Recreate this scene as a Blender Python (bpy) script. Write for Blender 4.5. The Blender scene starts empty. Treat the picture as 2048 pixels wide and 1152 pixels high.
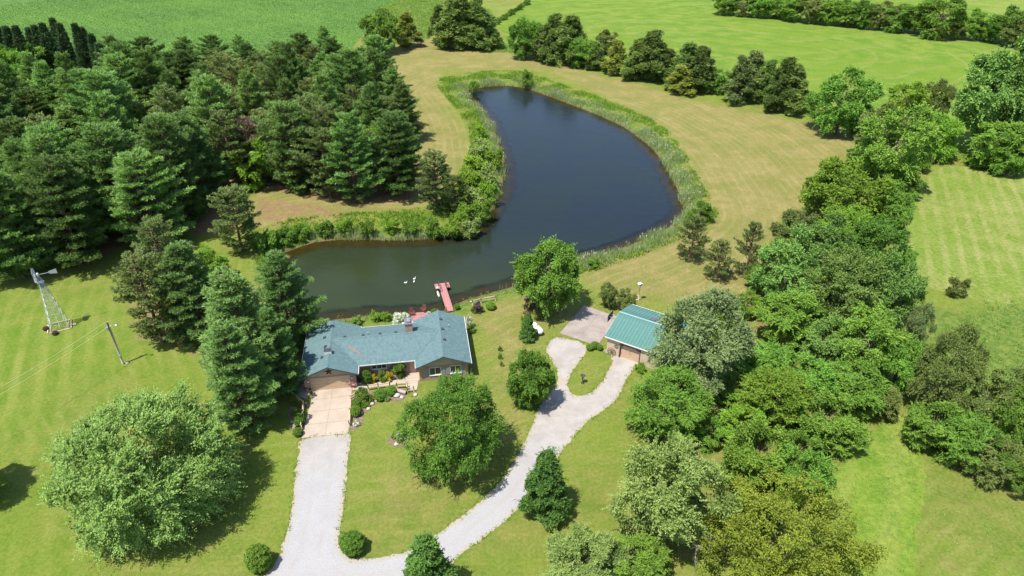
import bpy, math, random
import numpy as np
from mathutils import Vector, Matrix
R = math.radians
scene = bpy.context.scene
# ------------------------------------------------------------------ camera, sky, sun, exposure
CAM_H, PITCH, FPX = 60.0, R(32.0), 1365.0          # metres above the lawn, tilt below the horizon, focal length for a 2048 wide frame
cam = bpy.data.cameras.new('camera')
cam.sensor_width = 36.0
cam.lens = 36.0 * FPX / 2048.0
cam.clip_start = 0.5
cam.clip_end = 6000.0
cam_ob = bpy.data.objects.new('camera', cam)
scene.collection.objects.link(cam_ob)
cam_ob.location = (0, 0, CAM_H)
cam_ob.rotation_euler = (math.pi / 2 - PITCH, 0, 0)
scene.camera = cam_ob

SUN_EL, SUN_AZ = R(66.0), R(226.0)                 # azimuth clockwise from +Y: behind the camera, to its left
world = bpy.data.worlds.new('World')
scene.world = world
world.use_nodes = True
wn = world.node_tree
wn.nodes.clear()
sky = wn.nodes.new('ShaderNodeTexSky')
sky.sky_type = 'NISHITA'
sky.sun_disc = False
sky.sun_elevation = SUN_EL
sky.sun_rotation = SUN_AZ
sky.altitude = 200
sky.air_density = 1.0
sky.dust_density = 1.0
sky.ozone_density = 1.0
bg = wn.nodes.new('ShaderNodeBackground')
bg.inputs['Strength'].default_value = 0.14
wo = wn.nodes.new('ShaderNodeOutputWorld')
wn.links.new(sky.outputs[0], bg.inputs['Color'])
wn.links.new(bg.outputs[0], wo.inputs['Surface'])
sun = bpy.data.lights.new('sun', 'SUN')
sun.energy = 4.8
sun.angle = R(0.5)
sun.color = (1.0, 0.95, 0.87)
sun_ob = bpy.data.objects.new('sun', sun)
scene.collection.objects.link(sun_ob)
sdir = Vector((math.sin(SUN_AZ) * math.cos(SUN_EL), math.cos(SUN_AZ) * math.cos(SUN_EL), math.sin(SUN_EL)))
sun_ob.rotation_euler = sdir.to_track_quat('Z', 'Y').to_euler()
sun_ob.location = sdir * 400
vs = scene.view_settings
vs.view_transform = 'Standard'
vs.look = 'None'
vs.exposure = 0.85
vs.gamma = 1.0
vs.use_curve_mapping = False
scene.cycles.max_bounces = 6
scene.cycles.diffuse_bounces = 3
scene.cycles.glossy_bounces = 2
scene.cycles.transmission_bounces = 4
scene.cycles.transparent_max_bounces = 6
scene.cycles.caustics_reflective = False
scene.cycles.caustics_refractive = False

# ------------------------------------------------------------------ helpers
C = scene.collection
FW = np.array([0, math.cos(PITCH), -math.sin(PITCH)])
UP = np.array([0, math.sin(PITCH), math.cos(PITCH)])
CAM = np.array([0, 0, CAM_H])


def G(x, y, z=0.0):
    """where the line of sight through a point of the photograph meets the level z"""
    d = np.array([1., 0, 0]) * (x - 1024) / FPX + UP * (576 - y) / FPX + FW
    p = CAM + d * ((z - CAM_H) / d[2])
    return Vector((p[0], p[1], z))


def proj(p):
    v = np.array(p) - CAM
    d = v @ FW
    return 1024 + FPX * v[0] / d, 576 - FPX * (v @ UP) / d, d


def tag(o, label=None, cat=None, group=None, kind=None):
    if label: o['label'] = label
    if cat: o['category'] = cat
    if group: o['group'] = group
    if kind: o['kind'] = kind
    return o


def empty(name, loc, rz=0.0, label=None, cat=None, group=None):
    o = bpy.data.objects.new(name, None)
    C.objects.link(o)
    o.location = loc
    o.rotation_euler = (0, 0, rz)
    o.empty_display_size = 0.3
    return tag(o, label, cat, group)


def link(name, me, parent=None, loc=None, rot=None, scale=None):
    o = bpy.data.objects.new(name, me)
    C.objects.link(o)
    if parent: o.parent = parent
    if loc is not None: o.location = loc
    if rot is not None: o.rotation_euler = rot
    if scale is not None: o.scale = scale
    return o


def copy_tree(o, parent=None):
    c = o.copy()
    C.objects.link(c)
    c.parent = parent
    for ch in o.children:
        copy_tree(ch, c)
    return c


class MB:
    """collects polygons for one mesh"""
    def __init__(s):
        s.v, s.f, s.sm = [], [], []

    def add(s, vs, fs, smooth=False):
        n = len(s.v)
        s.v += [tuple(v) for v in vs]
        s.f += [tuple(i + n for i in f) for f in fs]
        s.sm += [smooth] * len(fs)
        return s

    def box(s, x0, x1, y0, y1, z0, z1, M=None):
        vs = [Vector(p) for p in ((x0, y0, z0), (x1, y0, z0), (x1, y1, z0), (x0, y1, z0), (x0, y0, z1), (x1, y0, z1), (x1, y1, z1), (x0, y1, z1))]
        if M is not None: vs = [M @ v for v in vs]
        return s.add(vs, [(3, 2, 1, 0), (4, 5, 6, 7), (0, 1, 5, 4), (1, 2, 6, 5), (2, 3, 7, 6), (3, 0, 4, 7)])

    def cbox(s, c, d, rz=0.0, rx=0.0, ry=0.0):
        M = Matrix.Translation(c) @ Matrix.Rotation(rz, 4, 'Z') @ Matrix.Rotation(ry, 4, 'Y') @ Matrix.Rotation(rx, 4, 'X')
        return s.box(-d[0] / 2, d[0] / 2, -d[1] / 2, d[1] / 2, -d[2] / 2, d[2] / 2, M)

    def bar(s, a, b, w, h=None):
        a, b = Vector(a), Vector(b)
        h = h or w
        d = b - a
        q = d.to_track_quat('Z', 'Y').to_matrix().to_4x4()
        M = Matrix.Translation(a) @ q
        return s.box(-w / 2, w / 2, -h / 2, h / 2, 0, d.length, M)

    def tube(s, pts, rad, n=8, cap=True, smooth=True):
        pts = [Vector(p) for p in pts]
        vs, fs = [], []
        ref = Vector((0.31, 0.17, 0.93))
        for i, p in enumerate(pts):
            d = (pts[min(i + 1, len(pts) - 1)] - pts[max(i - 1, 0)]).normalized()
            r_ = ref if abs(d.dot(ref)) < 0.95 else Vector((1, 0, 0))
            a = d.cross(r_).normalized()
            b = d.cross(a)
            for k in range(n):
                t = 2 * math.pi * k / n
                vs.append(p + (a * math.cos(t) + b * math.sin(t)) * rad[i])
        for i in range(len(pts) - 1):
            for k in range(n):
                fs.append((i * n + k, i * n + (k + 1) % n, (i + 1) * n + (k + 1) % n, (i + 1) * n + k))
        if cap:
            fs.append(tuple(range(n)))
            fs.append(tuple((len(pts) - 1) * n + k for k in reversed(range(n))))
        return s.add(vs, fs, smooth)

    def lathe(s, prof, n=16, M=None, smooth=True):
        vs, fs = [], []
        for r, z in prof:
            for k in range(n):
                t = 2 * math.pi * k / n
                v = Vector((r * math.cos(t), r * math.sin(t), z))
                vs.append(M @ v if M is not None else v)
        m = len(prof)
        for i in range(m - 1):
            for k in range(n):
                fs.append((i * n + k, i * n + (k + 1) % n, (i + 1) * n + (k + 1) % n, (i + 1) * n + k))
        fs.append(tuple(reversed(range(n))))
        fs.append(tuple((m - 1) * n + k for k in range(n)))
        return s.add(vs, fs, smooth)

    def prism(s, poly, z0, z1, M=None):
        n = len(poly)
        vs = [Vector((p[0], p[1], z0)) for p in poly] + [Vector((p[0], p[1], z1)) for p in poly]
        if M is not None: vs = [M @ v for v in vs]
        fs = [tuple(reversed(range(n))), tuple(range(n, 2 * n))]
        for i in range(n):
            j = (i + 1) % n
            fs.append((i, j, n + j, n + i))
        return s.add(vs, fs)

    def mesh(s, name, mat=None):
        me = bpy.data.meshes.new(name)
        me.from_pydata(s.v, [], s.f)
        me.polygons.foreach_set('use_smooth', s.sm)
        if mat: me.materials.append(mat)
        me.update()
        return me

    def build(s, name, mat, parent=None, **kw):
        return link(name, s.mesh(name, mat), parent, **kw)


# ------------------------------------------------------------------ node materials
class NT:
    def __init__(s, name):
        s.mat = bpy.data.materials.new(name)
        s.mat.use_nodes = True
        s.t = s.mat.node_tree
        s.t.nodes.clear()
        s.out = s.t.nodes.new('ShaderNodeOutputMaterial')
        s.geo = None

    def n(s, typ, **kw):
        nd = s.t.nodes.new(typ)
        for k, v in kw.items(): setattr(nd, k, v)
        return nd

    def put(s, sock, v):
        if v is None: return
        if isinstance(v, bpy.types.NodeSocket): s.t.links.new(v, sock)
        elif isinstance(v, (tuple, list)) and len(v) == 3 and sock.type == 'RGBA': sock.default_value = (*v, 1)
        else: sock.default_value = v

    def pos(s):
        if s.geo is None: s.geo = s.n('ShaderNodeNewGeometry')
        return s.geo.outputs['Position']

    def objco(s): return s.n('ShaderNodeTexCoord').outputs['Object']

    def noise(s, scale, detail=3, rough=0.55, vec=None, dist=0.0):
        nd = s.n('ShaderNodeTexNoise')
        s.put(nd.inputs['Vector'], vec if vec is not None else s.pos())
        nd.inputs['Scale'].default_value = scale
        nd.inputs['Detail'].default_value = detail
        nd.inputs['Roughness'].default_value = rough
        nd.inputs['Distortion'].default_value = dist
        return nd.outputs[0]

    def math(s, op, a, b=None, c=None, clamp=False):
        nd = s.n('ShaderNodeMath', operation=op)
        nd.use_clamp = clamp
        s.put(nd.inputs[0], a)
        s.put(nd.inputs[1], b)
        s.put(nd.inputs[2], c)
        return nd.outputs[0]

    def step(s, x, lo, hi, a=0.0, b=1.0):
        nd = s.n('ShaderNodeMapRange')
        nd.interpolation_type = 'SMOOTHSTEP'
        s.put(nd.inputs[0], x)
        for i, v in enumerate((lo, hi, a, b)): s.put(nd.inputs[i + 1], v)
        return nd.outputs[0]

    def mix(s, f, a, b, mode='MIX'):
        nd = s.n('ShaderNodeMix', data_type='RGBA', blend_type=mode)
        s.put(nd.inputs[0], f)
        s.put(nd.inputs[6], a)
        s.put(nd.inputs[7], b)
        return nd.outputs[2]

    def attr(s, name, out='Fac'):
        nd = s.n('ShaderNodeAttribute', attribute_name=name)
        return nd.outputs[out]

    def xyz(s, v):
        nd = s.n('ShaderNodeSeparateXYZ')
        s.put(nd.inputs[0], v)
        return nd.outputs

    def comb(s, x, y, z=0.0):
        nd = s.n('ShaderNodeCombineXYZ')
        for i, v in enumerate((x, y, z)): s.put(nd.inputs[i], v)
        return nd.outputs[0]

    def bump(s, h, strength, dist):
        nd = s.n('ShaderNodeBump')
        nd.inputs['Strength'].default_value = strength
        nd.inputs['Distance'].default_value = dist
        s.put(nd.inputs['Height'], h)
        return nd.outputs[0]

    def surf(s, color, rough=0.8, spec=0.3, normal=None, metal=0.0):
        p = s.n('ShaderNodeBsdfPrincipled')
        s.put(p.inputs['Base Color'], color)
        s.put(p.inputs['Roughness'], rough)
        s.put(p.inputs['Specular IOR Level'], spec)
        s.put(p.inputs['Metallic'], metal)
        if normal is not None: s.put(p.inputs['Normal'], normal)
        s.t.links.new(p.outputs[0], s.out.inputs['Surface'])
        return s.mat


MATS = {}


def simple(name, a, b=None, scale=6.0, rough=0.75, spec=0.3, bump=0.0, metal=0.0, detail=4):
    """two tone mottled material in the object's own space"""
    if name in MATS: return MATS[name]
    s = NT(name)
    co = s.objco()
    b = b or tuple(c * 0.75 for c in a)
    nz = s.noise(scale, detail, 0.6, co)
    col = s.mix(s.step(nz, 0.35, 0.68), a, b)
    nrm = s.bump(s.noise(scale * 4, 3, 0.6, co), bump, 0.02) if bump else None
    MATS[name] = s.surf(col, rough, spec, nrm, metal)
    return MATS[name]


def leaf_mat(name, dark, light, trans=0.3, spec=0.25, rough=0.5, vary=0.10):
    """foliage: per leaf tint, per tree tint, light passing through the blade"""
    if name in MATS: return MATS[name]
    s = NT(name)
    info = s.n('ShaderNodeObjectInfo')
    t = s.attr('tint')
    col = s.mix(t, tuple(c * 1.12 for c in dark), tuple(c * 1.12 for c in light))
    hs = s.n('ShaderNodeHueSaturation')
    s.put(hs.inputs['Hue'], s.step(info.outputs['Random'], 0, 1, 0.5 - min(vary, 0.12) * 0.11, 0.5 + min(vary, 0.12) * 0.05))
    r2 = s.math('FRACT', s.math('MULTIPLY', info.outputs['Random'], 7.31))
    s.put(hs.inputs['Value'], s.step(r2, 0, 1, 1 - vary * 1.4, 1 + vary * 1.4))
    hs.inputs['Saturation'].default_value = 1.0
    s.put(hs.inputs['Color'], col)
    p = s.n('ShaderNodeBsdfPrincipled')
    s.put(p.inputs['Base Color'], hs.outputs[0])
    p.inputs['Roughness'].default_value = rough
    p.inputs['Specular IOR Level'].default_value = spec
    tr = s.n('ShaderNodeBsdfTranslucent')
    s.put(tr.inputs['Color'], s.mix(1.0, hs.outputs[0], (1.15, 1.25, 0.55), 'MULTIPLY'))
    mx = s.n('ShaderNodeMixShader')
    mx.inputs[0].default_value = trans
    s.t.links.new(p.outputs[0], mx.inputs[1])
    s.t.links.new(tr.outputs[0], mx.inputs[2])
    s.t.links.new(mx.outputs[0], s.out.inputs['Surface'])
    MATS[name] = s.mat
    return s.mat


# polygons on the ground
def seg_dist(P, poly, closed=True):
    P = np.asarray(P, float)
    best = np.full(len(P), 1e9)
    n = len(poly)
    for i in range(n if closed else n - 1):
        a = np.array(poly[i][:2], float)
        b = np.array(poly[(i + 1) % n][:2], float)
        ab = b - a
        t = np.clip(((P - a) @ ab) / max(ab @ ab, 1e-9), 0, 1)
        d = np.hypot(*(P - a - t[:, None] * ab).T)
        best = np.minimum(best, d)
    return best


def inside(P, poly):
    P = np.asarray(P, float)
    c = np.zeros(len(P), bool)
    n = len(poly)
    for i in range(n):
        x0, y0 = poly[i][:2]
        x1, y1 = poly[(i + 1) % n][:2]
        if y0 == y1: continue
        c ^= ((y0 > P[:, 1]) != (y1 > P[:, 1])) & (P[:, 0] < (x1 - x0) * (P[:, 1] - y0) / (y1 - y0) + x0)
    return c


def sdist(P, poly):
    d = seg_dist(P, poly)
    return np.where(inside(P, poly), -d, d)


def smooth_poly(pts, k=4, closed=True):
    """Catmull-Rom through the points"""
    n = len(pts)
    out = []
    rng = range(n) if closed else range(n - 1)
    for i in rng:
        if closed:
            p = [np.array(pts[(i + j) % n][:2], float) for j in (-1, 0, 1, 2)]
        else:
            p = [np.array(pts[min(max(i + j, 0), n - 1)][:2], float) for j in (-1, 0, 1, 2)]
        for q in range(k):
            t = q / k
            out.append(0.5 * (2 * p[1] + (p[2] - p[0]) * t + (2 * p[0] - 5 * p[1] + 4 * p[2] - p[3]) * t ** 2 + (3 * p[1] - p[0] - 3 * p[2] + p[3]) * t ** 3))
    if not closed: out.append(np.array(pts[-1][:2], float))
    return [tuple(p) for p in out]


def gp(pts, z=0.0):
    return [tuple(G(x, y, z)[:2]) for x, y in pts]


def ragged(poly, amp, seed, step=0.6):
    """subdivide an outline and shake it a little, as a grass edge is"""
    rg = random.Random(seed)
    out = []
    n = len(poly)
    for i in range(n):
        a, b = Vector(poly[i][:2]), Vector(poly[(i + 1) % n][:2])
        m = max(1, int((b - a).length / step))
        nn = Vector((-(b - a).y, (b - a).x)).normalized() if (b - a).length > 0 else Vector((0, 0))
        for k in range(m):
            p = a.lerp(b, k / m) + nn * rg.gauss(0, amp)
            out.append((p.x, p.y))
    return out


def sheet(name, poly, z, mat):
    """one flat polygon at level z, triangulated"""
    import bmesh
    bm = bmesh.new()
    vs = [bm.verts.new((p[0], p[1], z)) for p in poly]
    f = bm.faces.new(vs)
    f.normal_update()
    if f.normal.z < 0: f.normal_flip()
    bmesh.ops.triangulate(bm, faces=[f])
    me = bpy.data.meshes.new(name)
    bm.to_mesh(me)
    bm.free()
    me.materials.append(mat)
    o = link(name, me)
    o['kind'] = 'structure'
    return o
# ------------------------------------------------------------------ the ground, pond, fields, drives
WATER_Z = -0.55
pond_px = [(930, 186), (950, 177), (997, 172), (1040, 174), (1090, 189), (1149, 211), (1207, 234), (1254, 257), (1301, 293), (1325, 320),
           (1342, 351), (1357, 382), (1367, 405), (1371, 428), (1350, 448), (1327, 462), (1299, 475), (1258, 492), (1211, 507), (1165, 520), (1110, 545),
           (1030, 573), (960, 593), (925, 604), (895, 620), (850, 627), (800, 630), (740, 632), (680, 639), (620, 647), (585, 640), (560, 600), (548, 550), (556, 512),
           (578, 501), (619, 487), (640, 482), (694, 479), (759, 480), (827, 479), (878, 475), (930, 467), (954, 455), (974, 430), (995, 396), (1006, 355),
           (1007, 330), (998, 298), (990, 269), (973, 235), (950, 208)]
POND = smooth_poly(gp(pond_px, WATER_Z), 3)


def axis(lo, hi, step, far_lo, far_hi):
    mid = np.arange(lo, hi + 1e-6, step)
    a = lo - np.cumsum(step * 1.35 ** np.arange(1, 60))
    a = a[a > far_lo][::-1]
    b = hi + np.cumsum(step * 1.35 ** np.arange(1, 60))
    b = b[b < far_hi]
    return np.concatenate([[far_lo], a, mid, b, [far_hi]])


def field_weight(P, poly, soft):
    return np.clip(0.5 - sdist(P, poly) / (2 * soft), 0, 1)


gx = axis(-150, 170, 1.0, -2500, 2500)
gy = axis(20, 262, 1.0, -600, 4500)
XX, YY = np.meshgrid(gx, gy)
GP2 = np.stack([XX.ravel(), YY.ravel()], 1)
near = (np.abs(GP2[:, 0]) < 190) & (GP2[:, 1] > 10) & (GP2[:, 1] < 300)
sd = np.full(len(GP2), 200.0)
sd[near] = sdist(GP2[near], POND)
tz = np.zeros(len(GP2))
bank = np.clip((2.2 - sd) / 2.2, 0, None)                 # from 2.2 m outside the shore the bank falls to the water
tz = -0.55 * np.clip(bank, 0, 1) ** 1.4
ins = sd < 0
dep = lambda d: np.minimum(0.10 * np.minimum(d, 2.6) + 0.40 * np.maximum(d - 2.6, 0), 2.6)   # a shallow shelf, then the drop
tz[ins] = -0.55 - dep(-sd[ins])

dry_poly = gp([(700, 60), (850, 70), (1000, 100), (1200, 150), (1450, 215), (1620, 245), (1740, 262), (1700, 330), (1600, 460), (1560, 560), (1540, 660), (1420, 640), (1330, 600), (1240, 600), (1170, 560), (1150, 530), (1420, 430), (1340, 260), (1100, 140), (880, 140), (900, 230), (950, 300), (920, 360), (830, 420), (650, 440), (520, 460), (470, 440), (500, 380), (800, 380), (830, 260), (760, 150)])
yard_poly = gp([(900, 640), (1010, 570), (1170, 600), (1240, 640), (1100, 680), (1090, 800), (1000, 960), (960, 820), (950, 700)])
front_poly = gp([(700, 880), (820, 870), (1040, 860), (1000, 980), (860, 1080), (700, 1120), (680, 1060)])
lush_poly = gp([(-400, 560), (60, 590), (210, 600), (420, 760), (120, 780), (60, 1000), (150, 1200), (-600, 1200)])
lane_poly = gp([(430, 1120), (560, 900), (600, 880), (560, 1160)])
dirt_poly = gp([(440, 385), (500, 378), (560, 385), (640, 398), (720, 412), (830, 402), (835, 330), (770, 160), (700, 130), (200, 140), (120, 240), (-300, 250), (-300, 500), (60, 520), (180, 530), (300, 470), (460, 470)])
clear_poly = gp([(500, 388), (660, 402), (720, 425), (820, 415), (800, 430), (600, 440), (520, 455), (490, 430)])
pines_poly = gp([(230, 600), (380, 560), (560, 560), (600, 680), (590, 800), (540, 880), (440, 850), (370, 720), (250, 690)])
wood_poly = gp([(1290, 720), (1330, 640), (1470, 600), (1530, 480), (1650, 350), (1740, 270), (1850, 300), (1880, 330), (1800, 480), (1840, 600), (1830, 760), (1700, 880), (1560, 1010), (1500, 1160), (1200, 1160), (1250, 900)])
weed_poly = gp([(1850, 620), (2100, 590), (2300, 700), (2300, 960), (1850, 900), (1800, 800)])
dull_poly = gp([(1880, 925), (2100, 990), (2300, 1200), (1790, 1200), (1840, 1020)])
W = {k: np.zeros(len(GP2)) for k in ('dry', 'dirt', 'lush', 'olive', 'tall')}
q = GP2[near]
W['dry'][near] = np.maximum(field_weight(q, dry_poly, 6), 0.62 * field_weight(q, yard_poly, 5))
W['dry'][near] = np.maximum(W['dry'][near], 0.45 * field_weight(q, front_poly, 6))
W['dry'][near] = np.maximum(W['dry'][near], 0.30 * field_weight(q, dull_poly, 2.5))
W['lush'][near] = field_weight(q, lush_poly, 9)
W['dirt'][near] = np.maximum(np.maximum(field_weight(q, dirt_poly, 2.5), 0.62 * field_weight(q, pines_poly, 3)), 0.5 * field_weight(q, wood_poly, 3))
sand_poly = gp([(782, 8), (832, 12), (826, 32), (795, 30)])
W['dirt'][near] = np.maximum(W['dirt'][near], 0.8 * field_weight(q, sand_poly, 4))
W['dirt'][near] = np.maximum(W['dirt'][near], 0.66 * field_weight(q, clear_poly, 3.0))
W['tall'][near] = np.maximum(0.9 * field_weight(q, weed_poly, 6), np.clip(1 - np.abs(sd[near] - 1.0) / 5.0, 0, 1))

ny, nx = XX.shape
idx = np.arange(ny * nx).reshape(ny, nx)
quads = np.stack([idx[:-1, :-1], idx[:-1, 1:], idx[1:, 1:], idx[1:, :-1]], -1).reshape(-1, 4)


def np_mesh(name, V, F, attrs=None, mat=None, smooth=True):
    """numpy arrays to a mesh; F is (n,3) or (n,4)"""
    me = bpy.data.meshes.new(name)
    k = F.shape[1]
    me.vertices.add(len(V))
    me.vertices.foreach_set('co', np.ascontiguousarray(V, dtype=np.float32).ravel())
    me.loops.add(F.size)
    me.loops.foreach_set('vertex_index', np.ascontiguousarray(F, dtype=np.int32).ravel())
    me.polygons.add(len(F))
    me.polygons.foreach_set('loop_start', np.arange(0, F.size, k, dtype=np.int32))
    me.polygons.foreach_set('use_smooth', np.full(len(F), smooth))
    for an, av in (attrs or {}).items():
        at = me.attributes.new(an, 'FLOAT', 'POINT')
        at.data.foreach_set('value', np.ascontiguousarray(av, dtype=np.float32))
    if mat: me.materials.append(mat)
    me.update(calc_edges=True)
    return me


def grass_nodes(s):
    """short mown grass and its dry, lush and bare states"""
    P = s.pos()
    x, y, z = s.xyz(P)
    big = s.noise(0.045, 4, 0.6)
    mid = s.noise(0.33, 5, 0.65)
    fine = s.noise(2.6, 5, 0.7)
    clump = s.noise(0.9, 4, 0.7, dist=0.6)
    # mown stripes: on the west lawn along one bearing, round the pond along its outline
    st = s.math('ADD', s.math('MULTIPLY', x, 0.898), s.math('MULTIPLY', y, 0.44))
    st = s.math('SINE', s.math('ADD', s.math('MULTIPLY', st, 2.15), s.math('MULTIPLY', s.noise(0.12, 2), 2.2)))
    ring = s.math('SINE', s.math('ADD', s.math('MULTIPLY', s.attr('shore'), 3.3), s.math('MULTIPLY', s.noise(0.2, 2), 3.0)))
    ring2 = s.math('SINE', s.math('ADD', s.math('MULTIPLY', s.attr('shore'), 1.15), s.math('MULTIPLY', s.noise(0.1, 2), 4.0)))
    lawn = s.mix(s.step(mid, 0.32, 0.66), (0.100, 0.144, 0.020), (0.156, 0.164, 0.038))
    lawn = s.mix(s.step(big, 0.40, 0.62, 0, 0.6), lawn, (0.125, 0.176, 0.022))
    lawn = s.mix(s.step(clump, 0.58, 0.74, 0, 0.55), lawn, (0.209, 0.184, 0.063))
    lawn = s.mix(s.step(s.noise(0.11, 5, 0.7), 0.52, 0.68, 0, 0.5), lawn, (0.072, 0.118, 0.017))
    lush = s.mix(s.step(mid, 0.3, 0.7), (0.082, 0.149, 0.012), (0.130, 0.168, 0.025))
    lush = s.mix(s.step(clump, 0.6, 0.75, 0, 0.5), lush, (0.168, 0.161, 0.044))
    col = s.mix(s.attr('lush'), lawn, lush)
    col = s.mix(s.math('MULTIPLY', s.step(st, -0.4, 0.9), s.math('MULTIPLY', s.attr('lush'), s.step(s.noise(0.1, 3, 0.6), 0.35, 0.7, 0.15, 0.70))), col, (0.189, 0.211, 0.047))
    col = s.mix(s.math('MULTIPLY', s.step(ring, 0.0, 1.0), s.step(s.noise(0.12, 3, 0.6), 0.4, 0.65, 0.0, 0.30)), col, (0.205, 0.215, 0.062))
    dry = s.mix(s.step(mid, 0.30, 0.70), (0.154, 0.147, 0.041), (0.216, 0.180, 0.069))
    dry = s.mix(s.step(s.noise(0.09, 4, 0.65), 0.44, 0.60, 0, 0.75), dry, (0.136, 0.143, 0.035))
    dry = s.mix(s.step(clump, 0.56, 0.72, 0, 0.6), dry, (0.266, 0.214, 0.099))
    dry = s.mix(s.math('MULTIPLY', s.step(ring, 0.1, 1.0), s.step(s.noise(0.15, 3, 0.6), 0.35, 0.7, 0.05, 0.34)), dry, (0.282, 0.231, 0.108))
    dry = s.mix(s.math('MULTIPLY', s.step(ring2, 0.0, 1.0), s.step(s.noise(0.08, 3, 0.6), 0.35, 0.7, 0.05, 0.35)), dry, (0.119, 0.130, 0.030))
    wob = s.math('MULTIPLY', s.math('SUBTRACT', s.noise(0.35, 5, 0.7), 0.5), 0.9)
    dw = s.step(s.math('ADD', s.attr('dry'), wob), 0.25, 0.75)
    col = s.mix(dw, col, dry)
    tall = s.mix(s.step(clump, 0.35, 0.65), (0.064, 0.115, 0.017), (0.128, 0.170, 0.034))
    col = s.mix(s.step(s.math('ADD', s.attr('tall'), wob), 0.35, 0.75), col, tall)
    dirt = s.mix(s.step(clump, 0.3, 0.7), (0.157, 0.098, 0.053), (0.230, 0.149, 0.081))
    dirt = s.mix(s.step(fine, 0.5, 0.7, 0, 0.5), dirt, (0.111, 0.098, 0.038))
    col = s.mix(s.step(s.math('ADD', s.attr('dirt'), wob), 0.40, 0.80), col, dirt)
    mud = s.step(z, -0.30, -0.50)
    col = s.mix(mud, col, s.mix(fine, (0.085, 0.061, 0.030), (0.162, 0.128, 0.072)))
    col = s.mix(0.55, col, s.mix(s.step(fine, 0.25, 0.75), (0.62, 0.62, 0.62), (1.38, 1.38, 1.34)), 'MULTIPLY')
    h = s.math('ADD', s.math('MULTIPLY', fine, 0.7), s.noise(9.0, 3, 0.7))
    return col, s.bump(h, 0.8, 0.14)


g = NT('grass_ground')
gc, gn = grass_nodes(g)
GROUND = g.surf(gc, 0.9, 0.12, gn)
ground_attrs = dict(W)
ground_attrs['shore'] = sd
ground = link('ground', np_mesh('ground', np.stack([XX.ravel(), YY.ravel(), tz], 1), quads, ground_attrs, GROUND))
ground['kind'] = 'structure'

# water: murk that thickens with depth over the mud, under a lightly rippled mirror
wm = NT('pond_water')
dp = wm.attr('depth')
mott = wm.noise(0.06, 3, 0.6)
green_arm = wm.step(wm.math('ADD', wm.xyz(wm.pos())[1], wm.math('MULTIPLY', wm.xyz(wm.pos())[0], 0.35)), 84, 128)
murk = wm.mix(green_arm, (0.025, 0.034, 0.011), (0.011, 0.017, 0.022))
murk = wm.mix(wm.step(mott, 0.4, 0.65, 0, 0.4), murk, (0.014, 0.022, 0.013))
df = wm.n('ShaderNodeBsdfDiffuse')
wm.put(df.inputs['Color'], murk)
tp = wm.n('ShaderNodeBsdfTransparent')
tp.inputs['Color'].default_value = (0.50, 0.48, 0.28, 1)
dm = wm.n('ShaderNodeMixShader')
wm.put(dm.inputs[0], wm.step(wm.math('ADD', dp, wm.math('MULTIPLY', wm.math('SUBTRACT', wm.noise(0.3, 4, 0.65), 0.4), 0.9)), 0.02, 0.80))
wm.t.links.new(tp.outputs[0], dm.inputs[1])
wm.t.links.new(df.outputs[0], dm.inputs[2])
gl = wm.n('ShaderNodeBsdfGlossy')
gl.inputs['Roughness'].default_value = 0.06
rip = wm.math('ADD', wm.noise(2.2, 3, 0.6), wm.math('MULTIPLY', wm.noise(0.5, 2), 1.5))
wb = wm.bump(rip, 0.22, 0.12)
wm.t.links.new(wb, gl.inputs['Normal'])
fr = wm.n('ShaderNodeFresnel')
fr.inputs['IOR'].default_value = 1.333
wm.t.links.new(wb, fr.inputs['Normal'])
fm = wm.n('ShaderNodeMixShader')
wm.t.links.new(fr.outputs[0], fm.inputs[0])
wm.t.links.new(dm.outputs[0], fm.inputs[1])
wm.t.links.new(gl.outputs[0], fm.inputs[2])
wm.t.links.new(fm.outputs[0], wm.out.inputs['Surface'])
px0, px1 = min(p[0] for p in POND) - 3, max(p[0] for p in POND) + 3
py0, py1 = min(p[1] for p in POND) - 3, max(p[1] for p in POND) + 3
wx, wy = np.meshgrid(np.arange(px0, px1, 1.0), np.arange(py0, py1, 1.0))
wp = np.stack([wx.ravel(), wy.ravel()], 1)
wsd = sdist(wp, POND)
wi = np.arange(wx.size).reshape(wx.shape)
wq = np.stack([wi[:-1, :-1], wi[:-1, 1:], wi[1:, 1:], wi[1:, :-1]], -1).reshape(-1, 4)
wq = wq[(wsd[wq] < 1.6).all(1)]
pond = link('pond_water', np_mesh('pond_water', np.column_stack([wp, np.full(len(wp), WATER_Z)]), wq, {'depth': dep(np.clip(-wsd, 0, None))}, wm.mat))
pond['kind'] = 'structure'


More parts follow.
